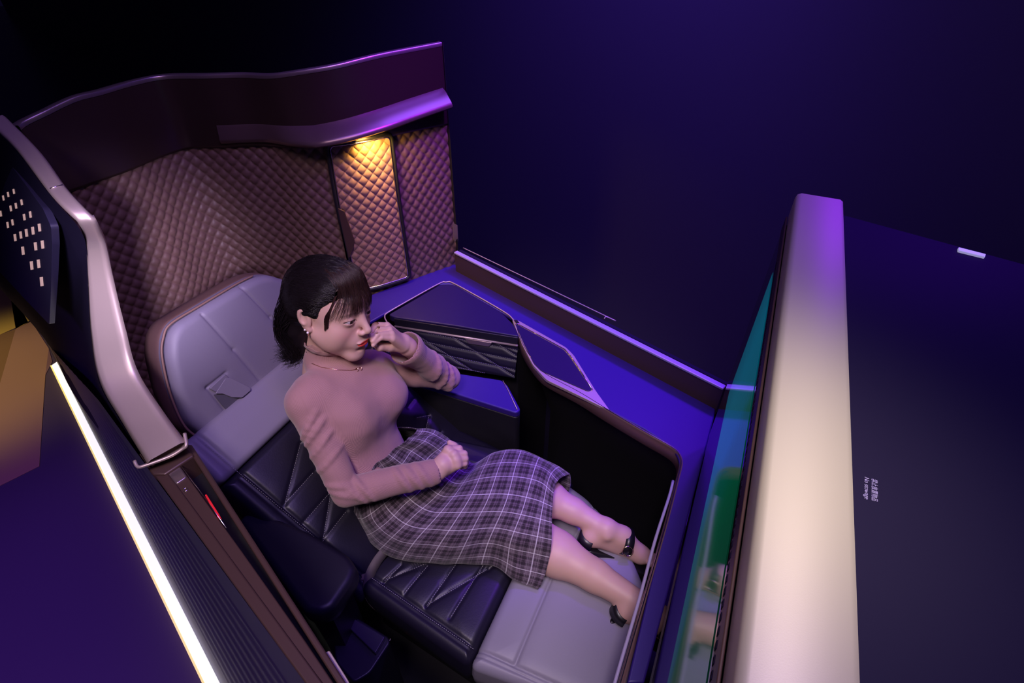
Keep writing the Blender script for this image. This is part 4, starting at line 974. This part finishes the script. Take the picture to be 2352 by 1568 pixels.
def T_(x, f, u): return PV+tx*x+tf*f+tu*u
TLn = np.linalg.norm(NB-PV)
sf.ell(T_(0.022, -0.012, TLn*0.36), (0.118, 0.076, 0.12), TR, k=0)
sf.ell(T_(0, -0.002, TLn*0.66), (0.136, 0.088, 0.12), TR, k=0.05)
sf.cone(SR*0.72+SM*0.28, SL*0.72+SM*0.28, 0.062, 0.062, k=0.05)
BRr, BRl = np.array(D(812, 958, 1.315)), np.array(D(888, 905, 1.41))
for c in (BRr, BRl): sf.ell(c, (0.056, 0.052, 0.058), TR, k=0.060)
sf.cone(SM+tu*0.01, NB+tf*0.012+tu*0.02, 0.070, 0.050, k=0.04)
for a, b in ((SR, ER), (SL, EL)):
    sf.cone(SM*0.25+a*0.75+tu*0.004, a, 0.047, 0.043, k=0.03); sf.cone(a, a+(b-a)*0.5, 0.042, 0.039, k=0.010); sf.cone(a+(b-a)*0.5, b, 0.039, 0.035, k=0.008)
sf.cone(ER, ER+(WR-ER)*0.35, 0.035, 0.036, k=0.006); sf.cone(ER+(WR-ER)*0.35, WR-(WR-ER)*0.03, 0.036, 0.0315, k=0.006)
fl_ = n_(WL-EL)
sf.cone(EL, EL+(WL-EL)*0.4, 0.034, 0.036, k=0.02); sf.cone(EL+(WL-EL)*0.4, EL+(WL-EL)*0.72, 0.036, 0.034, k=0.015); sf.cone(EL+(WL-EL)*0.66, EL+(WL-EL)*0.95, 0.033, 0.046, k=0.010)
# stand-up collar
sf.cone(NB+tf*0.014+tu*0.01, H2W((0, -0.024, -0.105)), 0.0565, 0.0525, k=0.012)
# crease folds, as small ridges laid across the sleeves and the waist
def ridge(c, axis, r, ang0, ang1, up, h=0.004, tilt=0.25):
    axis = n_(axis); e1 = n_(up-axis*(up@axis)); e2 = np.cross(axis, e1); pts = []
    for t in np.linspace(ang0, ang1, 9): pts.append(c+(e1*math.cos(t)+e2*math.sin(t))*(r)+axis*tilt*r*math.sin(t))
    for i in range(8):
        w_ = math.sin(math.pi*(i+0.5)/8); sf.cone(pts[i], pts[i+1], h*w_*1.4+0.001, h*w_*1.4+0.001, k=0.010)
camd = -np.array(ray(850, 1000))
for s, r, tl_, hh in ((0.16, 0.0415, 0.9, .0025), (0.27, 0.041, 0.7, .002), (0.42, 0.0395, 0.6, .002), (0.60, 0.037, 0.5, .002), (0.90, 0.034, -0.5, .003), (1.0, 0.034, -0.7, .003)):
    ridge(SR+(ER-SR)*s, ER-SR, r, -1.4, 1.4, camd, hh, tl_)
for s, r, tl_, hh in ((0.08, 0.0345, 0.8, .003), (0.20, 0.0355, 0.6, .0025), (0.62, 0.033, 0.5, .002), (0.74, 0.0315, 0.6, .0025), (0.86, 0.030, 0.5, .0025)):
    ridge(ER+(WR-ER)*s, WR-ER, r, -1.4, 1.4, camd, hh, tl_)
for s, r, tl_, hh in ((0.10, 0.035, 0.9, .003), (0.26, 0.0355, 0.8, .003), (0.45, 0.0355, 0.7, .0025)):
    ridge(EL+(WL-EL)*s, WL-EL, r, -1.5, 1.5, camd, hh, tl_)
for s, tl_ in ((0.75, 0.6), (0.88, 0.9)): ridge(SL+(EL-SL)*s, EL-SL, 0.039, -1.4, 1.4, camd, .004, tl_)
# carve openings: collar, cuffs
sf.cone(NB+tu*0.03, H2W((0, -0.022, -0.06)), 0.0495, 0.0500, k=0.002, mode='sub')
sf.cone(WR-(WR-ER)*0.07, WR+(WR-ER)*0.3, 0.0250, 0.027, k=0.002, mode='sub')
sf.cone(EL+(WL-EL)*0.80, WL+(WL-EL)*0.3, 0.032, 0.055, k=0.002, mode='sub')
V, F = sf.mesh(2)
nz = vnoise(V, 28)*0.0016+vnoise(V, 11, 5.0)*0.003
me_n = np.zeros_like(V); fn = np.cross(V[F[:, 2]]-V[F[:, 0]], V[F[:, 3]]-V[F[:, 1]])
for k in range(4): np.add.at(me_n, F[:, k], fn)
me_n /= np.maximum(np.linalg.norm(me_n, axis=1), 1e-9)[:, None]
V = V+me_n*nz[:, None]
top = fastobj('ribbed_top', V, F, TOPM, woman)
# rib coordinate: along each sleeve's circumference, across the torso
def along(Vp, a, b):
    ab = b-a; t = np.clip(((Vp-a)@ab)/(ab@ab), -0.2, 1.2); c = a+t[:, None]*ab; return np.linalg.norm(Vp-c, axis=1), t, Vp-c
def around(Vp, a, b, ref):
    d, t, r = along(Vp, a, b); ax = n_(b-a); e1 = n_(ref-ax*(ref@ax)); e2 = np.cross(ax, e1); return d, np.arctan2(r@e2, r@e1)*0.04
rib = (V-PV)@tx
best = np.full(len(V), 0.058); dT = np.abs((V-PV)@tx)
for a, b in ((SR, ER), (ER, WR), (SL, EL), (EL, WL)):
    d, ar_ = around(V, a+(b-a)*0.12, b, -camd); m = d < best; rib = np.where(m, ar_, rib); best = np.where(m, d, best)
at = top.data.attributes.new('rib', 'FLOAT', 'POINT'); at.data.foreach_set('value', rib.astype(np.float32))
# collar ruffle
ring = []; ax = n_(H2W((0, -0.024, -0.105))-NB); cc = H2W((0, -0.0245, -0.100)); e1 = n_(tf-ax*(tf@ax)); e2 = np.cross(ax, e1)
V = []; nr = 200
for i in range(nr):
    a = 2*math.pi*i/nr; wv = math.sin(a*13)
    for k, (rr, hh) in enumerate(((0.0540, -0.006), (0.0545+0.0008*wv, 0.0), (0.0560+0.0020*wv, 0.0045), (0.0575+0.0035*wv, 0.008+0.0018*wv))):
        V.append(cc+(e1*math.cos(a)+e2*math.sin(a))*rr+ax*hh)
o = obj('collar_ruffle', V, grid_faces(nr+0, 4)+[((nr-1)*4+k, (nr-1)*4+k+1, k+1, k) for k in range(3)], TOPM, woman); m = o.modifiers.new('s', 'SOLIDIFY'); m.thickness = 0.0015
# --- plaid skirt: rings from waist to hem
RINGS = [
 [D(955, 984, 1.45), D(932, 1010, 1.375), D(882, 1052, 1.345), D(845, 1085, 1.345), D(822, 1100, 1.39), D(800, 1060, 1.47), D(880, 985, 1.52)],
 [D(1000, 990, 1.49), D(968, 1020, 1.41), D(910, 1080, 1.37), D(850, 1135, 1.365), D(816, 1150, 1.40), Z(815, 1130, .515), Z(920, 1020, .53)],
 [D(1050, 1022, 1.51), D(1015, 1050, 1.45), D(950, 1120, 1.40), D(868, 1195, 1.37), Z(826, 1212, .522), Z(850, 1160, .508), Z(960, 1050, .515)],
 [Z(1085, 1062, .60), Z(1062, 1090, .645), Z(1005, 1155, .665), Z(925, 1235, .615), Z(893, 1272, .522), Z(930, 1215, .508), Z(1040, 1100, .515)],
 [Z(1138, 1038, .645), Z(1122, 1075, .685), Z(1085, 1155, .680), Z(1030, 1245, .610), Z(1003, 1296, .520), Z(1040, 1230, .508), Z(1090, 1120, .515)],
 [Z(1200, 1032, .665), Z(1188, 1070, .690), Z(1165, 1155, .675), Z(1128, 1240, .605), Z(1112, 1297, .520), Z(1140, 1220, .508), Z(1170, 1110, .515)],
 [Z(1262, 1056, .650), Z(1245, 1085, .675), Z(1222, 1165, .668), Z(1195, 1255, .610), Z(1182, 1330, .518), Z(1185, 1235, .508), Z(1240, 1120, .53)],
 [Z(1308, 1086, .640), Z(1276, 1114, .672), Z(1268, 1180, .660), Z(1264, 1270, .605), Z(1236, 1349, .517), Z(1215, 1250, .508), Z(1300, 1142, .54)]]
NA, NL = 260, 300
rs = []
for r in RINGS:
    P = [np.array(tuple(p)) for p in r]; m = len(P); c = []
    for q in np.linspace(0, m, NA, endpoint=False):
        i = int(q); t = q-i; a, b, c_, d = P[(i-1) % m], P[i % m], P[(i+1) % m], P[(i+2) % m]
        c.append(0.5*(2*b+(c_-a)*t+(2*a-5*b+4*c_-d)*t*t+(3*b-a-3*c_+d)*t**3))
    rs.append(np.array(c))
rs = np.array(rs); G = np.stack([cromp([rs[k, j] for k in range(len(rs))], NL) for j in range(NA)], 1)    # NL x NA x 3
# outward normals and folds
cen = G.mean(1, keepdims=True); dA = np.roll(G, -1, 1)-np.roll(G, 1, 1); dLn = np.gradient(G, axis=0); nn = np.cross(dA, dLn); nn /= np.maximum(np.linalg.norm(nn, axis=2, keepdims=True), 1e-9)
if ((G-cen)*nn).sum() < 0: nn = -nn
la = np.linspace(0, 1, NL)[:, None]; aa = np.linspace(0, 1, NA, endpoint=False)[None]*7
amp = 0.006*np.exp(-((la-0.12)/0.20)**2)*np.sin(aa*2*math.pi*1.15+la*9)*(aa < 4.2) + 0.006*np.clip((la-0.45)/0.55, 0, 1)*np.sin(aa*2*math.pi*0.62+1.0+la*3)*(aa < 4.5)
lap = np.exp(-((la-0.30)/0.05)**2)*np.exp(-((aa-0.9)/1.0)**2)
amp = amp+0.012*lap*np.sin(la*95+aa*1.5)
nv3 = vnoise(G.reshape(-1, 3)[::1], 13, 2.0).reshape(NL, NA)*0.007
G = G+nn*(amp+nv3)[:, :, None]; G[:, :, 2] = np.maximum(G[:, :, 2], 0.506)
uu = np.zeros((NL, NA+1)); seg = np.linalg.norm(np.roll(G, -1, 1)-G, axis=2); mean_seg = seg[NL//4:].mean(0)
cu = np.concatenate([[0], np.cumsum(mean_seg)])
vvv = np.concatenate([[0], np.cumsum(np.linalg.norm(np.diff(G, axis=0), axis=2).mean(1))])
V = []; UV = []
for i in range(NL):
    for j in range(NA+1): V.append(G[i, j % NA]); UV.append((cu[j], vvv[i]+0.0))
def plaid():
    m = mat('plaid_wool', (0.10, 0.08, 0.085), 0.9, sheen=0.2, spec=0.15); nt = m.node_tree; b = nt.nodes['Principled BSDF']; N = nt.nodes; Lk = nt.links
    uv = N.new('ShaderNodeUVMap'); sp = N.new('ShaderNodeSeparateXYZ'); Lk.new(uv.outputs[0], sp.inputs[0])
    def M_(op, a, b_=None, c=None):
        n = N.new('ShaderNodeMath'); n.operation = op
        for i, v in enumerate((a, b_, c)):
            if v is None: continue
            if isinstance(v, (int, float)): n.inputs[i].default_value = v
            else: Lk.new(v, n.inputs[i])
        return n.outputs[0]
    def fam(x, period):
        x = M_('DIVIDE', x, period); fr = M_('FRACT', x)
        def line(c, w, s): d = M_('ABSOLUTE', M_('SUBTRACT', fr, c)); q = M_('SUBTRACT', 1.0, M_('DIVIDE', d, w)); return M_('MULTIPLY', M_('MINIMUM', M_('MULTIPLY', M_('MAXIMUM', q, 0.0), 3.0), 1.0), s)
        strong = line(0.5, 0.026, 1.0); th = M_('ADD', line(0.30, 0.012, 0.15), M_('ADD', line(0.70, 0.012, 0.15), M_('ADD', line(0.62, 0.009, 0.12), line(0.36, 0.009, 0.12))))
        dark = M_('ADD', line(0.16, 0.085, 1.0), line(0.84, 0.085, 1.0)); dk = M_('ADD', dark, line(0.02, 0.03, 0.7)); return strong, th, dk
    a1, a2, a3 = fam(sp.outputs[0], 0.0490); b1, b2, b3 = fam(sp.outputs[1], 0.0560)
    wv = N.new('ShaderNodeTexWhiteNoise'); wv.noise_dimensions = '2D'; mp = N.new('ShaderNodeVectorMath'); mp.operation = 'SCALE'; mp.inputs['Scale'].default_value = 900; sn = N.new('ShaderNodeVectorMath'); sn.operation = 'FLOOR'
    Lk.new(uv.outputs[0], mp.inputs[0]); Lk.new(mp.outputs[0], sn.inputs[0]); Lk.new(sn.outputs[0], wv.inputs['Vector'])
    dsum = M_('MINIMUM', M_('ADD', a3, b3), 1.6); w_ = M_('MINIMUM', M_('ADD', M_('MULTIPLY', M_('ADD', a1, b1), 0.62), M_('MULTIPLY', M_('ADD', a2, b2), 1.0)), 1.0)
    val = M_('ADD', M_('SUBTRACT', 0.116, M_('MULTIPLY', dsum, 0.056)), M_('MULTIPLY', M_('SUBTRACT', wv.outputs['Value'], 0.5), 0.035))
    def mix(f, c1, c2):
        x = N.new('ShaderNodeMix'); x.data_type = 'RGBA'
        if not isinstance(f, float): Lk.new(f, x.inputs[0])
        for i, c in ((6, c1), (7, c2)):
            if isinstance(c, tuple): x.inputs[i].default_value = (*c, 1)
            else: Lk.new(c, x.inputs[i])
        return x.outputs[2]
    hs = N.new('ShaderNodeCombineColor'); Lk.new(M_('MULTIPLY', val, 1.12), hs.inputs[0]); Lk.new(M_('MULTIPLY', val, 0.80), hs.inputs[1]); Lk.new(M_('MULTIPLY', val, 1.02), hs.inputs[2])
    Lk.new(mix(w_, hs.outputs[0], (0.66, 0.62, 0.66)), b.inputs['Base Color']); return m
skirt = obj('plaid_skirt', V, [(i*(NA+1)+j, i*(NA+1)+j+1, (i+1)*(NA+1)+j+1, (i+1)*(NA+1)+j) for i in range(NL-1) for j in range(NA)], plaid(), woman, uvs=UV)
m = skirt.modifiers.new('thick', 'SOLIDIFY'); m.thickness = 0.002; m.offset = -1
# --- shoes
SH = mat('black_shoe_leather', (0.010, 0.009, 0.012), 0.35)
for (d, up, sd, heel, ball, tip), an in ((fF, AF), (fN, AN)):
    sf2 = [heel-d*0.030, heel+sd*0.028, heel+d*0.06+sd*0.026, ball+sd*0.040, tip+sd*0.034, tip+d*0.020, tip-sd*0.034, ball-sd*0.040, heel+d*0.06-sd*0.026, heel-sd*0.028]
    sole = slab('shoe_sole', round_poly([Vector(p-up*0.026) for p in sf2], 0.012), -up*0.018, SH, woman, 0.004)
    hl_ = slab('shoe_heel', [Vector(heel+d*a*0.026+sd*b*0.022-up*0.030) for a, b in ((-1, -1), (1, -1), (1, 1), (-1, 1))], -up*0.045, SH, woman, 0.006)
    # heel counter and instep strap
    V = []; nk = 40
    for i in range(nk):
        a = math.pi*0.5+math.pi*i/(nk-1); o_ = d*math.cos(a)*0.031+sd*math.sin(a)*0.030
        V += [heel+o_*1.05-up*0.022, heel+o_*1.03+up*(0.012-0.010*abs(math.sin(a)))]
    o = obj('heel_counter', V, grid_faces(nk, 2), SH, woman); mm = o.modifiers.new('s', 'SOLIDIFY'); mm.thickness = 0.002
    c = an+d*0.062-up*0.020; V = []; nk = 60
    for i in range(nk):
        a = 2*math.pi*i/nk; o_ = up*math.cos(a)*0.033+sd*math.sin(a)*0.036
        for k in (-1, 1): V.append(c+o_+d*0.012*k)
    o = obj('shoe_strap', V, grid_faces(nk, 2)+[((nk-1)*2, (nk-1)*2+1, 1, 0)], SH, woman); mm = o.modifiers.new('s', 'SOLIDIFY'); mm.thickness = 0.0024
    cb_ = c - sd*0.0*1 + up*0.0; cdir3 = n_(-np.array(ray(1468, 1250))); fd = n_(cdir3-d*(cdir3@d)-up*(cdir3@up)*0.7-0); bc3 = c+fd*0.0395-up*0.010
    e1_ = d; e2_ = n_(np.cross(fd, d)); mb = MB(); mb.add(*tube([bc3+e1_*math.cos(a)*0.0135+e2_*math.sin(a)*0.0135 for a in np.linspace(0, 2*math.pi, 30)[:-1]], 0.0016, 8, True)); mb.build('strap_buckle', mat('buckle_gold', (0.85, 0.68, 0.48), 0.2, 1.0), woman)
# --- necklace and earrings
nk_ = []
ncp = [D(722, 838, 1.30), D(745, 848, 1.262), D(780, 853, 1.245), D(812, 852, 1.245), D(825, 849, 1.248)]
from mathutils.bvhtree import BVHTree
bv = BVHTree.FromPolygons([Vector(v.co)+wloc(woman) for v in top.data.vertices], [tuple(p.vertices) for p in top.data.polygons])
def onto(px, py, lift=0.0015):
    r = ray(px, py).normalized(); h_ = bv.ray_cast(O, r); return (h_[0]-r*lift) if h_[0] is not None else None
line = [onto(x, y) for x, y in zip(np.interp(np.linspace(0, 1, 60), [0, .2, .5, .8, 1], [716, 738, 775, 805, 820]), np.interp(np.linspace(0, 1, 60), [0, .2, .5, .8, 1], [834, 843, 849, 850, 848]))]
line = [p for p in line if p is not None]; GOLD = mat('rose_gold', (0.85, 0.50, 0.38), 0.22, 1.0)
mb = MB(); mb.add(*tube(line, 0.0007, 5)); mb.build('necklace_chain', GOLD, woman)
mb = MB()
for px, py in ((820, 849), (828, 847)):
    c = onto(px, py, 0.002)
    if c is not None: mb.add(*tube([c+Vector((1, 0, 0))*math.cos(a)*0.0036+Vector((0, sT, cT))*math.sin(a)*0.0042 for a in np.linspace(0, 2*math.pi, 20)[:-1]], 0.0009, 6, True))
mb.build('necklace_pendant', GOLD, woman)
def ball_(name, c, r, m):
    V = []; n1, n2 = 14, 18
    for i in range(n1):
        th = math.pi*i/(n1-1)
        for j in range(n2): ph = 2*math.pi*j/n2; V.append(Vector(c)+Vector((math.sin(th)*math.cos(ph), math.sin(th)*math.sin(ph), math.cos(th)))*r)
    return obj(name, V, grid_faces(n1, n2, True), m, woman)
PEARL = mat('pearl', (0.9, 0.86, 0.84), 0.15)
ball_('earring_stud', H2W((0.079, -0.012, -0.030)), 0.0022, PEARL)
ball_('earring', H2W((0.080, -0.003, -0.034)), 0.0028, PEARL)
ball_('earring_drop', H2W((0.080, -0.002, -0.0395)), 0.0022, GOLD)
# --- hair
HM = mat('black_brown_hair', (0.009, 0.006, 0.008), 0.36, spec=0.5, bump=(120, 0.2, 0.0006))
FM = mat('auburn_fringe', (0.034, 0.014, 0.012), 0.42, spec=0.5)
cf = Field((-0.12, -0.16, -0.24), (0.12, 0.12, 0.16), 0.0025)
cf.ell((0, -0.016, 0.033), (0.0800, 0.0985, 0.0875), k=0)
cf.ell((0, -0.068, -0.01), (0.054, 0.042, 0.075), k=0.04)
cf.ell((0, 0.030, 0.080), (0.050, 0.043, 0.028), k=0.03)
cf.chain([(0.012, -0.075, -0.02), (0.022, -0.076, -0.08), (0.032, -0.070, -0.125)], [0.046, 0.036, 0.018], k=0.03)
# keep the face, ears and neck clear
cf.ell((0, 0.110, -0.035), (0.070, 0.085, 0.098), k=0.012, mode='sub')
for s in (-1, 1):
    cf.ell((s*0.092, 0.010, -0.030), (0.034, 0.040, 0.044), k=0.010, mode='sub')
    cf.ell((s*0.070, 0.070, 0.010), (0.030, 0.050, 0.050), k=0.010, mode='sub')
V, F = cf.mesh(2)
r_ = np.linalg.norm(V-np.array((0, -0.02, 0.03)), axis=1); ang = np.arctan2(V[:, 2]-0.03, V[:, 1]+0.02)
V = V+((V-np.array((0, -0.02, 0.03)))/r_[:, None])*(0.0012*np.sin(V[:, 0]*420+4*np.sin(V[:, 1]*25)+V[:, 2]*120))[:, None]
hair = fastobj('hair', H2W(V), F, HM, woman)
def strands(name, curves, m, r0=0.0009, r1=0.0003, parent=None):
    mb_v, mb_f = [], []
    for c in curves:
        n = len(c); b = len(mb_v); c = np.array(c)
        t = np.gradient(c, axis=0); t /= np.maximum(np.linalg.norm(t, axis=1, keepdims=True), 1e-9)
        ref = np.array((0.31, 0.57, 0.76)); e1 = np.cross(t, ref); e1 /= np.maximum(np.linalg.norm(e1, axis=1, keepdims=True), 1e-9); e2 = np.cross(t, e1)
        rr = np.linspace(r0, r1, n)[:, None]
        for k in range(3):
            a = 2*math.pi*k/3; mb_v += list(c+(e1*math.cos(a)+e2*math.sin(a))*rr)
        for k in range(3):
            k2 = (k+1) % 3
            for i in range(n-1): mb_f.append((b+k*n+i, b+k2*n+i, b+k2*n+i+1, b+k*n+i+1))
    return fastobj(name, np.array(mb_v), np.array(mb_f), m, parent or woman)
def bez(P, n=12): return cromp(P, n)
cur = []
R_ = rng
hbv = BVHTree.FromPolygons([Vector(v) for v in V], [tuple(f) for f in F])      # cap, head space
fbv = BVHTree.FromPolygons([Vector(v) for v in W2H(headV)], [tuple(int(i) for i in f) for f in headF])
def onsurf(tree, p, lift):
    c = Vector((0, -0.015, 0.02)); d = (Vector(p)-c).normalized(); h_ = tree.ray_cast(c+d*0.3, -d)
    return np.array(h_[0]+d*lift) if h_[0] is not None else np.array(p)
tie = np.array((0.025, -0.125, 0.015))
for i in range(3200):
    a = R_.uniform(-1.95, 1.95); st_ = np.array((0.074*math.sin(a), 0.074-0.034*abs(a)/1.6+R_.normal(0, .004), 0.024+0.078*math.cos(a)+R_.normal(0, .003)))
    if abs(a) > 1.3: st_[1] = 0.030+R_.normal(0, .006)-0.02*(abs(a)-1.3)
    en = tie+R_.normal(0, .010, 3)*np.array((1.6, .3, 1.2)); q = []
    for t in np.linspace(0, 1, 12):
        p = st_*(1-t)+en*t; p = p+n_(p-np.array((0, -0.02, 0.02)))*0.05*math.sin(math.pi*t); q.append(onsurf(hbv, p, 0.0012+0.0022*R_.random()))
    cur.append(bez(q, 14))
# loose hair down the back and over the seat
for i in range(2600):
    a = R_.uniform(-1.0, 1.0); s0 = np.array((0.054*a+0.012, -0.075-0.03*(1-a*a)+R_.normal(0, .004), 0.0+R_.normal(0, .02)))
    ex = np.array((0.040+0.020*a+R_.normal(0, .006), -0.080+R_.normal(0, .008), -0.118+R_.normal(0, .014)))
    md = (s0+ex)/2+np.array((0.018*a+0.006, -0.016, 0.0)); fl = R_.uniform(0, 1)
    cur.append(bez([s0, md, ex, ex+np.array((0.002+0.012*fl+R_.normal(0, .005), -0.012-0.020*fl, -0.020+R_.normal(0, .008)))]))
cur = [H2W(c) for c in cur]; strands('hair_strands', cur, HM, 0.0006, 0.00018)
# fringe across the forehead and side locks, lighter at the front
cur = []
def out_(p, lift):
    a = onsurf(hbv, p, lift); b = onsurf(fbv, p, lift); c = np.array((0, -0.015, 0.02)); return a if np.linalg.norm(a-c) > np.linalg.norm(b-c) else b
for i in range(480):
    a = R_.uniform(-1.0, 1.0); b = max(0, abs(a)-0.55)/0.45; x0 = 0.026*a+0.004; x1 = 0.066*a+0.003+R_.normal(0, .0025)
    zt = 0.021-0.030*b*b+R_.normal(0, .005)+0.014*(R_.random() < 0.35); yt = 0.090-0.045*b
    s0 = out_((x0*1.2+R_.normal(0, .004), R_.uniform(0.005, 0.050), 0.112), 0.002); e_ = np.array((x1, yt, zt)); m_ = np.array((x0*0.45+x1*0.55, 0.088-0.020*b, 0.070))
    q = [s0, out_((np.array(s0)+m_)/2, 0.004+0.002*R_.random()), out_(m_, 0.0045+0.002*R_.random()), out_((m_+e_)/2, 0.0035+0.0015*R_.random()), out_(e_, 0.0015+0.002*R_.random())]
    cur.append(bez(q, 13))
for s in (-1, 1):
    for i in range(120):
        k = R_.random(); q = [out_((s*0.024, 0.045, 0.105), 0.003), out_((s*(0.046+0.006*k), 0.060, 0.075), 0.0045), out_((s*(0.060+0.006*k), 0.055, 0.040), 0.004)]
        for z, x in ((0.010, 0.064), (-0.012-0.010*k, 0.066)):
            q.append(out_((s*(x+0.001*k), 0.046-0.010*k, z), 0.002+0.001*R_.random())+R_.normal(0, .0010, 3))
        cur.append(bez(q, 14))
cur = [H2W(c) for c in cur]; strands('fringe', cur, FM, 0.00040, 0.00014)
